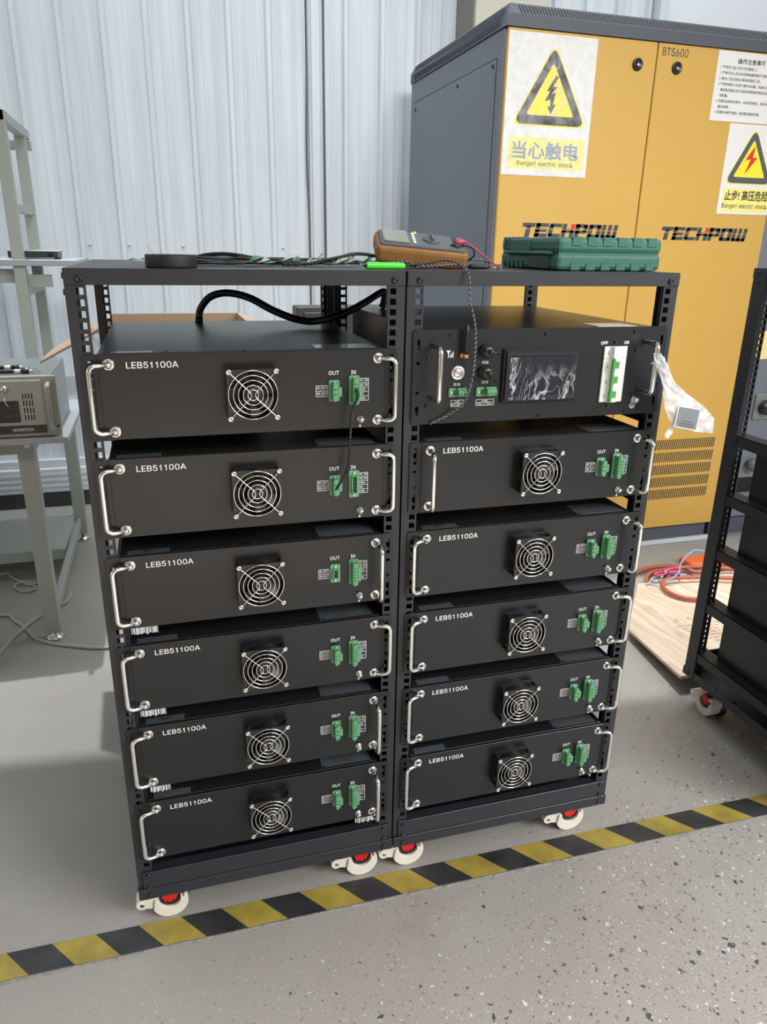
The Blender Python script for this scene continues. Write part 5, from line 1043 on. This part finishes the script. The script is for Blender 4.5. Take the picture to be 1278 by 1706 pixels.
# clear bag hanging from the right handle of the control unit, with a grey label
def bag():
    r = thing('plastic_bag', 'crumpled clear plastic bag with grey label hanging from right rack handle', 'bag', (0, 0, 0))
    rows = [((0.9633, -0.0480, 1.1483), (0.9778, -0.0480, 1.1500)), ((0.9662, -0.0500, 1.1369), (0.9869, -0.0500, 1.1396)), ((0.9753, -0.0540, 1.1171), (0.9989, -0.0520, 1.1193)), ((0.9839, -0.0580, 1.0928), (1.0128, -0.0520, 1.0973)), ((0.9868, -0.0600, 1.0747), (1.0467, -0.0500, 1.0739)), ((0.9932, -0.0620, 1.0508), (1.0867, -0.0480, 1.0507)), ((1.0088, -0.0600, 1.0275), (1.1174, -0.0460, 1.0250)), ((1.0190, -0.0580, 1.0142), (1.1205, -0.0460, 0.9958))]
    n = 16; m = 5; A = []
    for k in range(len(rows) - 1):
        for j in range(m + (k == len(rows) - 2)):
            t = j / m; L = Vector(rows[k][0]).lerp(Vector(rows[k + 1][0]), t); R = Vector(rows[k][1]).lerp(Vector(rows[k + 1][1]), t); A.append((L, R))
    def sheet(sign):
        V = []; F = []
        for j, (L, R) in enumerate(A):
            for i in range(n + 1):
                u = i / n; p = L.lerp(R, u); b = math.sin(u * PI) ** .5; w = (R - L).length
                p = p + Vector((0, sign * (.004 + .05 * w) * b + .006 * noise.noise(Vector((u * 5, j * .35, sign))), .0015 * noise.noise(Vector((u * 6, j * .4, 4)))))
                V.append(p)
        for j in range(len(A) - 1):
            for i in range(n): q = j * (n + 1) + i; F.append((q, q + 1, q + n + 2, q + n + 1))
        return V, F
    for s, nm in ((-1, 'front_film'), (1, 'back_film')):
        V, F = sheet(s); part(nm, MB().mesh(V, F, True), 'bag', r)
    tl = [((1.0139, -0.0600, 1.0205), (1.0185, -0.0600, 1.0158)), ((1.0030, -0.0620, 1.0080), (1.0192, -0.0600, 1.0044)), ((1.0017, -0.0620, 1.0002), (1.0137, -0.0600, 0.9991)), ((1.0093, -0.0600, 0.9948), (1.0119, -0.0600, 0.9946))]
    V = [Vector(p) for q in tl for p in q]; part('tail', MB().mesh([tuple(v) for v in V] + [(v.x, v.y + .002, v.z) for v in V], [(2 * i, 2 * i + 1, 2 * i + 3, 2 * i + 2) for i in range(3)] + [(8 + 2 * i, 8 + 2 * i + 2, 8 + 2 * i + 3, 8 + 2 * i + 1) for i in range(3)], True), 'bag', r)
    part('tie', MB().ring((X2 + .0117 + .4446, -.044, 1.1310), (.15, .2, 1), .0062, .0024, 20, 8), 'bag', r)
    q = [(1.0152, -0.0700, 1.0581), (1.0660, -0.0680, 1.0489), (1.0632, -0.0680, 1.0086), (1.0118, -0.0700, 1.0195)]
    V = q + [(x, y + .0008, z) for x, y, z in q]
    lb = part('bag_label', MB().mesh(V, [(0, 3, 2, 1), (4, 5, 6, 7), (0, 1, 5, 4), (1, 2, 6, 5), (2, 3, 7, 6), (3, 0, 4, 7)]), 'paper', r, 'grey printed label with white border')
    c = sum((Vector(p) for p in q), Vector()) / 4; g = [c + (Vector(p) - c) * .92 + Vector((0, -.0004, 0)) for p in q]
    part('label_print', MB().mesh([tuple(p) for p in g], [(0, 3, 2, 1)]), 'bag_print', lb)
    ln = MB()
    for v0, w in ((.66, .55), (.78, .72), (.88, .70)):
        a = g[0].lerp(g[3], v0); b = g[1].lerp(g[2], v0); dz = (g[3] - g[0]) * .025; e = Vector((0, -.0004, 0)); p0 = a.lerp(b, .5 - w / 2) + e; p1 = a.lerp(b, .5 + w / 2) + e
        ln.mesh([tuple(p0), tuple(p0 + dz), tuple(p1 + dz), tuple(p1)], [(0, 1, 2, 3)])
    part('label_lines', ln, 'black_ink', lb)
bag()

# ------------------------------------------------------------------ workbench on the left with rack computer
def workbench():
    r = thing('workbench', 'grey steel workbench with upright shelf frame at far left', 'workbench', (0, 0, 0))
    z0 = .735
    part('tabletop', MB().box((-1.55, 1.205, z0), (-.174, 2.36, .754), .002), 'bench_top', r)
    part('apron', MB().box((-1.50, 1.330, .675), (-.30, 1.334, z0)).box((-.300, 1.34, .675), (-.296, 2.3, z0)), 'bench', r)
    for x, y in ((-.344, 1.322), (-.330, 2.280), (-1.45, 1.322), (-1.45, 2.280)):
        l = part('leg', MB().box((x, y, .035), (x + .050, y + .050, z0), .002), 'bench', r)
        part('foot', MB().lathe([(.0001, 0), (.0300, 0), (.0310, .006), (.0270, .013), (.0090, .018), (.0090, .038), (.0001, .038)], (x + .027, y + .022, 0), (0, 0, 1), 28), 'steel', l, 'zinc levelling foot')
    part('gusset', MB().prism([(-.344, z0), (-.294, z0), (-.294, .56), (-.300, .548), (-.338, .548), (-.344, .56)], 'y', 1.318, 1.322), 'bench', r)
    part('bolt', bolt_mb((-.312, 1.318, .705), (0, -1, 0), .010), 'steel', r)
    part('stretcher', MB().box((-.322, 1.40, .075), (-.300, 2.28, .115), .003), 'bench', r)
    part('lower_shelf', MB().box((-1.44, 1.90, .118), (-.325, 2.30, .124)).box((-1.44, 1.885, .078), (-.325, 1.90, .124), .002), 'bench', r)
    # uprights and shelf
    for y in (1.90, 2.33):
        part('upright', MB().box((-.372, y, .754), (-.332, y + .040, 1.74), .002), 'bench', r)
        part('upright', MB().box((-1.40, y, .754), (-1.36, y + .040, 1.74), .002), 'bench', r)
    part('shelf_bearer', MB().box((-.366, 1.90, 1.705), (-.330, 2.46, 1.740), .002), 'bench', r)
    part('shelf_bearer', MB().box((-.364, 1.94, 1.415), (-.336, 2.33, 1.445), .002), 'bench', r)
    part('shelf_bearer', MB().box((-.366, 1.94, 1.125), (-.332, 2.33, 1.160), .002).box((-.334, 1.95, 1.155), (-.25, 1.953, 1.20)), 'bench', r)
    part('cross_rail', MB().box((-1.40, 1.945, 1.170), (-.335, 1.975, 1.218), .002), 'bench', r)
    part('cross_rail', MB().box((-1.40, 2.42, 1.665), (-.325, 2.45, 1.700), .002), 'bench', r)
    part('shelf', MB().box((-1.5, 1.88, 1.232), (-.150, 2.40, 1.254), .002), 'bench_top', r, 'pale shelf board')
    return r
workbench()
dv = thing('network_switch', 'flat dark green device lying on the left shelf', 'device', (0, 0, 1.2545))
part('case', MB().box((-.392, 1.955, .004), (-.222, 2.095, .026), .0015), 'pcb_green', dv); part('lid', MB().box((-.398, 1.948, .026), (-.214, 2.100, .0305), .0015), 'bench', dv)
po = MB()
for i in (4,): po.box((-.352 + i * .024, 1.9535, .009), (-.334 + i * .024, 1.9555, .021))
part('ports', po, 'hole', dv)
for x in (-.37, -.23): part('foot', MB().cyl((x, 1.975, 0), (x, 1.975, .0045), .006, n=12).cyl((x, 2.08, 0), (x, 2.08, .0045), .006, n=12), 'plastic', dv)
def ipc():
    fy = 1.225; zb = .7565; zt = .9405; xr = -.190; xl = -.672
    r = thing('rack_computer', 'beige grey rack computer with keys in its lock on the workbench', 'computer', (0, 0, 0))
    part('chassis', MB().box((xl + .02, fy + .004, zb), (xr - .018, fy + .39, zt - .001), .0015), 'ipc_side', r)
    part('front_panel', MB().box((xl, fy - .004, zb), (xr, fy + .005, zt), .002), 'ipc', r)
    part('front_door', MB().box((xl + .05, fy - .010, zb + .012), (-.231, fy - .003, zt - .012), .0015), 'ipc', r)
    part('name_strip', MB().box((xl + .05, fy - .0115, .7690), (-.230, fy - .0095, .7930)), 'plastic', r, 'black name strip')
    part('name_lettering', text_mesh('ADVANTECH', (-0.3260, 1.2135, 0.7726)[0], .7755, .058, .0095, fy - .0115, .014), 'white_ink', r)
    pn = part('control_panel', MB().prism(rrect(-.520, .8030, -.2990, .8680, .004), 'y', fy - .0115, fy - .0095), 'plastic', r, 'black button panel')
    k = MB()
    for i in range(5):
        for j in range(2): k.box((-.335 + i * .0085 - .0, fy - .0122, .822 + j * .022), (-.331 + i * .0085, fy - .0114, .8245 + j * .022))
    part('indicator_dots', k, 'meter', pn)
    v = MB()
    for i in range(4):
        for j in range(4): v.prism(rrect(-.2870 + i * .0082, .8080 + j * .0215, -.2838 + i * .0082, .8252 + j * .0215, .0014), 'y', fy - .0106, fy - .0096)
    part('vent_slots', v, 'hole', r)
    hd = [(-.2120, fy - .004, .7800), (-.2120, fy - .030, .7840), (-.2120, fy - .036, .7950), (-.2120, fy - .036, .9000), (-.2120, fy - .030, .9120), (-.2120, fy - .004, .9160)]
    part('handle', MB().tube(spline(hd, 4), .0070, 12), 'bench', r, 'pale bow handle')
    part('screw_hole', MB().prism(rrect(-.2025, .783, -.1945, .789, .003), 'y', fy - .0050, fy - .0038), 'hole', r)
    part('side_plate', MB().box((xr - .0185, fy + .05, .86), (xr - .0165, fy + .13, .915)), 'bench', r)
    lx, lz = (-0.3318, 1.2135, 0.9159)[0], .9035
    lk = part('lock', MB().lathe([(.0105, -.0095), (.0105, -.014), (.008, -.017), (.0001, -.017)], (lx, fy, lz), (0, 1, 0), 24), 'steel', r)
    part('key', MB().box((lx - .0012, fy - .032, lz - .003), (lx + .0012, fy - .016, lz + .003)).prism(circ(0, 0, .0085, 20), 'x', 0, .0016) if False else MB().box((lx - .0012, fy - .034, lz - .0035), (lx + .0012, fy - .016, lz + .0035)).cyl((lx - .001, fy - .040, lz), (lx + .001, fy - .040, lz), .009, n=24), 'steel', lk)
    part('key_ring', MB().ring((lx, fy - .044, lz - .0125), (1, .2, 0), .0080, .0008, 24, 6), 'steel', lk)
    part('spare_key', MB().tube([(lx + .001, fy - .044, lz - .020), (lx + .003, fy - .043, lz - .030), (lx + .006, fy - .042, lz - .040), (lx + .010, fy - .040, lz - .046)], .0020, 6), 'steel', lk)
ipc()
for i, (lb, y, x, dz) in enumerate((('black battery cable with ring lug on the rack computer, rear one', 1.310, -.262, .0), ('black battery cable with ring lug on the rack computer, front one', 1.272, -.246, .0), ('black battery cable lying across the other two on the rack computer', 1.292, -.275, .0095))):
    o = thing('battery_cable', lb, 'cable', (0, 0, .9405)); r = .0058; zc = r + .0006 + dz
    part('lead', MB().tube(spline([(-.60, y + .02, r + .0006), (-.45, y + .012, zc), (-.36, y + .004, zc), (x - .026, y, zc)], 6), r, 10), 'cable', o)
    part('sleeve', MB().cyl((x - .062, y + .002, zc), (x - .044, y + .001, zc), r + .0006, n=14), 'white_plastic', o, 'white shrink sleeve')
    part('boot', MB().cyl((x - .040, y, zc), (x - .022, y, zc), r + .0012, n=14), 'cable', o)
    lg = MB().cyl((x - .026, y, zc), (x - .010, y, zc), .0042, n=12); lg.add(plate(rrect(x - .012, -.0075, x + .012, .0075, .0072), [circ(x + .003, 0, .0042, 18)], -.0010, .0010), Matrix.Translation((0, y, zc - .001)) @ Matrix.Rotation(-PI / 2, 4, 'X'))
    part('ring_lug', lg, 'steel', o, 'bright ring lug')

# ------------------------------------------------------------------ behind the racks
cb = thing('cardboard_box', 'open brown cardboard carton behind the left rack', 'box', (0, 0, 0))
cx0, cx1, cy0, cy1, cz = -.008, .352, .70, 1.10, 1.128
wl_ = MB()
for a, b in (((cx0, cy0, 0), (cx1, cy0 + .006, cz - .02)), ((cx0, cy1 - .006, 0), (cx1, cy1, cz)), ((cx0, cy0, 0), (cx0 + .006, cy1, cz)), ((cx1 - .006, cy0, 0), (cx1, cy1, cz)), ((cx0, cy0, 0), (cx1, cy1, .006))): wl_.box(a, b)
part('carton', wl_, 'card', cb)
def flap(a, b, c, d, t=.005):
    q = [Vector(p) for p in (a, b, c, d)]; n = (q[1] - q[0]).cross(q[3] - q[0]).normalized() * t
    return MB().mesh([tuple(p) for p in q] + [tuple(p - n) for p in q], [(0, 1, 2, 3), (7, 6, 5, 4), (0, 4, 5, 1), (1, 5, 6, 2), (2, 6, 7, 3), (3, 7, 4, 0)])
part('flap', flap((cx0, cy0 + .01, cz), (cx0, cy1 - .01, cz), (-.175, cy1 - .01, 1.030), (-.165, cy0 + .10, 1.040)), 'card', cb)
part('flap', flap((cx1, cy0 + .01, cz), (cx1 + .11, cy0 + .03, 1.09), (cx1 + .11, cy1 - .03, 1.09), (cx1, cy1 - .01, cz)), 'card', cb)
V = []; F = []; n = 12
for j in range(n + 1):
    for i in range(n + 1):
        u, v = i / n, j / n; V.append((-.036 + .055 * u + .012 * noise.noise(Vector((v * 4, u * 3, 1))), 0.680 + .03 * noise.noise(Vector((u * 4, v * 4, 9))), .98 + .155 * v - .03 * u * v))
for j in range(n):
    for i in range(n): q = j * (n + 1) + i; F.append((q, q + 1, q + n + 2, q + n + 1))
part('plastic_wrap', MB().mesh(V, F, True), 'wrap', cb, 'crumpled clear plastic wrap')  # loose wrap poking out of the carton
lc = thing('low_cabinet', 'dark grey low cabinet with framed panel behind the gap of the racks', 'cabinet', (0, 0, 0))
part('body', MB().box((.615, 1.62, 0), (1.02, 1.72, 1.104), .004), 'dim_frame', lc); part('door', MB().box((.640, 1.612, .05), (.995, 1.621, 1.084), .003), 'dim_panel', lc)
part('handle', MB().box((.965, 1.60, .60), (.975, 1.613, .70), .002), 'steel', lc)
# ply sheet lying on the floor, one corner raised
def ply():
    r = thing('ply_sheet', 'pale printed wooden sheet lying on the floor behind the lone rack', 'wooden sheet', (0, 0, 0))
    q = [(1.6531, 0.8273, 0.0390), (1.6066, 0.4744, 0.0610), (2.75, .47, .0), (2.75, 1.18, .0), (1.9497, 1.1967, 0.0160)]
    pz = lambda y: .016 + .045 * (1.19 - y) / .65
    q = [(x, y, pz(y)) for x, y, z in q]
    t = .010
    V = q + [(x, y, z - t) for x, y, z in q]; n = len(q)
    F = [tuple(range(n)), tuple(range(2 * n - 1, n - 1, -1))] + [((i + 1) % n, i, i + n, (i + 1) % n + n) for i in range(n)]
    t_ = bmesh.new(); vs = [t_.verts.new(v) for v in V]
    for f in F: t_.faces.new([vs[i] for i in f])
    bmesh.ops.recalc_face_normals(t_, faces=t_.faces[:]); mb = MB(); mb._add(t_)
    part('board', mb, 'wood', r)
    bt = MB()
    for a in ((1.72, .60), (2.6, .60), (2.7, 1.05), (2.0, 1.05)): bt.box((a[0] - .02, a[1] - .02, 0), (a[0] + .10, a[1] + .06, pz(a[1] + .06) - .0105))
    part('batten', bt, 'wood', r)
    # faint rows of print and small symbols
    pr = MB(); random.seed(5)
    def on(u, v):   # u along x from the left edge, v towards the back
        y = .50 + .62 * v; return (1.67 + .05 * v + u, y, pz(y) + .0006)
    for i in range(5):
        u = .16 + i * .055; mb_ = [on(u, .52), on(u + .018, .52), on(u + .018, .57), on(u, .57)]; pr.tube([Vector(on(u + .008 + .008 * math.cos(a), .545 + .016 * math.sin(a))) for a in [k / 10 * 2 * PI for k in range(10)]], .0008, 4, closed=True)
    for i in range(7):
        v = .46 - i * .035; x = .13 + .012 * i
        for k in range(9):
            w = random.uniform(.015, .034); pr.mesh([on(x, v), on(x + w, v), on(x + w, v + .006), on(x, v + .006)], [(0, 1, 2, 3)]); x += w + .010
    part('print', pr, mat('faint_brown_print', lin(158, 134, 106), .6), r, 'faint printed rows and symbols')
ply()
def floor_cable(name, label, pts, r, m, cat='cable', group=None): return single(name, MB().tube(spline(pts, 10), r, 10), m, label, cat, group)
floor_cable('orange_cable', 'thick orange cable looping across the ply sheet edge by the yellow cabinet', [(1.9725, 1.2862, 0.0120), (2.0825, 1.3250, 0.0140), (2.1785, 1.3229, 0.0160), (2.2407, 1.2827, 0.0180), (2.2756, 1.2282, 0.0180), (2.50, 1.20, .034), (2.62, 1.10, .046)], .0095, 'orange_cable')
floor_cable('orange_cable', 'thick orange cable curling round onto the ply sheet front of the clamps', [(1.9873, 1.1959, 0.0120), (2.0455, 1.2633, 0.0140), (2.1274, 1.2941, 0.0140), (2.30, 1.25, .030), (2.52, 1.10, .044)], .0085, 'orange_cable')
floor_cable('orange_cable', 'thick orange cable bent in a tight loop on top of the ply sheet', [(2.62, .98, .052), (2.2397, 1.1312, 0.0400), (2.1531, 1.1530, 0.0400), (2.0770, 1.1645, 0.0380), (2.0158, 1.1319, 0.0380), (1.9872, 1.0655, 0.0400), (1.9954, 1.0090, 0.0420), (2.0308, 0.9687, 0.0440), (2.1088, 0.9351, 0.0480)], .0085, 'orange_cable')
floor_cable('blue_wire', 'thin pale blue wire arching above the clamps by the ply sheet', [(1.9689, 1.1711, 0.0200), (2.0444, 1.1441, 0.0400), (2.1119, 1.1616, 0.0600), (2.1578, 1.2105, 0.0750), (2.2403, 1.2671, 0.0900), (2.3011, 1.2689, 0.1000), (2.55, 1.25, .030)], .0030, 'blue_wire')
for lb, m, a, b in (('red battery clamp lying among the orange cables', 'pink', (2.0659, 1.2285, 0.0300), (2.1665, 1.2477, 0.0300)), ('black battery clamp lying beside the red clamp', 'plastic', (2.0263, 1.1961, 0.0240), (2.1292, 1.2170, 0.0280))):
    o = thing('battery_clamp', lb, 'clamp', (0, 0, 0)); a = Vector(a); b = Vector(b); d = (b - a).normalized(); u = d.cross(Vector((0, 0, 1))).normalized()
    part('grip', MB().tube([a.lerp(b, .45) + u * .010, b + u * .018 + d * .02], [.008, .006], 10).tube([a.lerp(b, .45) - u * .010, b - u * .018 + d * .02], [.008, .006], 10), m, o)
    part('jaw', MB().tube([a - d * .02, a + u * .012, a.lerp(b, .45) + u * .010], [.004, .006, .006], 8).tube([a - d * .02, a - u * .012, a.lerp(b, .45) - u * .010], [.004, .006, .006], 8), 'steel' if m == 'plastic' else m, o)
    part('pivot', MB().cyl(a.lerp(b, .4) - Vector((0, 0, .012)), a.lerp(b, .4) + Vector((0, 0, .012)), .006, n=12), 'steel', o)
single('orange_case', MB().box((2.28, 1.285, .0), (2.95, 1.375, .030), .010, 2), 'orange', 'flat orange case lying before the yellow cabinet, behind the lone rack', 'case')
floor_cable('grey_cable', 'pale grey cable crossing the floor past the workbench front foot', [(-.75, 1.40, .0062), (-0.5322, 1.5572, 0.0062), (-0.4728, 1.5033, 0.0062), (-0.4287, 1.4357, 0.0062), (-0.3857, 1.3529, 0.0062), (-0.3266, 1.2987, 0.0062), (-0.2549, 1.2589, 0.0062), (-0.1354, 1.2153, 0.0062), (.05, 1.22, .0062), (.3, 1.15, .0062)], .0058, 'grey_cable')
floor_cable('grey_cable', 'pale grey cable crossing over the other near the left edge', [(-.55, .98, .0175), (-0.4785, 1.2536, 0.0165), (-0.4484, 1.3571, 0.0175), (-0.4246, 1.4196, 0.0190), (-0.3957, 1.4942, 0.0130), (-0.3714, 1.5556, 0.0062), (-0.3103, 1.6172, 0.0062), (-.30, 1.70, .0062)], .0052, 'grey_cable')
floor_cable('grey_cable', 'thin grey cable in a loose coil under the workbench', [(-.80, 1.75, .0062), (-0.6004, 1.9536, 0.0062), (-0.5476, 1.9097, 0.0062), (-0.4913, 1.8358, 0.0062), (-0.4462, 1.8011, 0.0062), (-0.4430, 1.7514, 0.0130), (-0.4845, 1.7596, 0.0062), (-0.5237, 1.8150, 0.0062), (-0.4944, 1.8350, 0.0150), (-0.4448, 1.8240, 0.0062), (-0.4026, 1.8490, 0.0062)], .0045, 'grey_cable')
# wires down the wall seam
single('hanging_wire', MB().tube(spline([(.895, 2.836, 3.2), (.897, 2.834, 2.2), (.892, 2.833, 1.75), (.900, 2.835, 1.35), (.905, 2.836, .30)], 8), .0042, 6), 'slate_dark', 'thin dark wire hanging down left side of the wall seam', 'wire')
single('hanging_wire', MB().tube(spline([(.985, 2.836, 3.2), (.984, 2.835, 2.0), (.987, 2.836, 1.3), (.986, 2.836, .30)], 8), .0038, 6), 'slate_dark', 'thin dark wire hanging down right side of the wall seam', 'wire')
sc_ = MB()
for x in (-.386 + .1845 * 1 + .03, .010, .263, .525, .765): sc_.lathe([(.008, 0), (.006, -.003), (.0001, -.004)], (x, 2.857, 1.305), (0, 1, 0), 12)
so_ = link('wall_screws', sc_.data('wall_screws'), 'ledge'); so_['kind'] = 'structure'
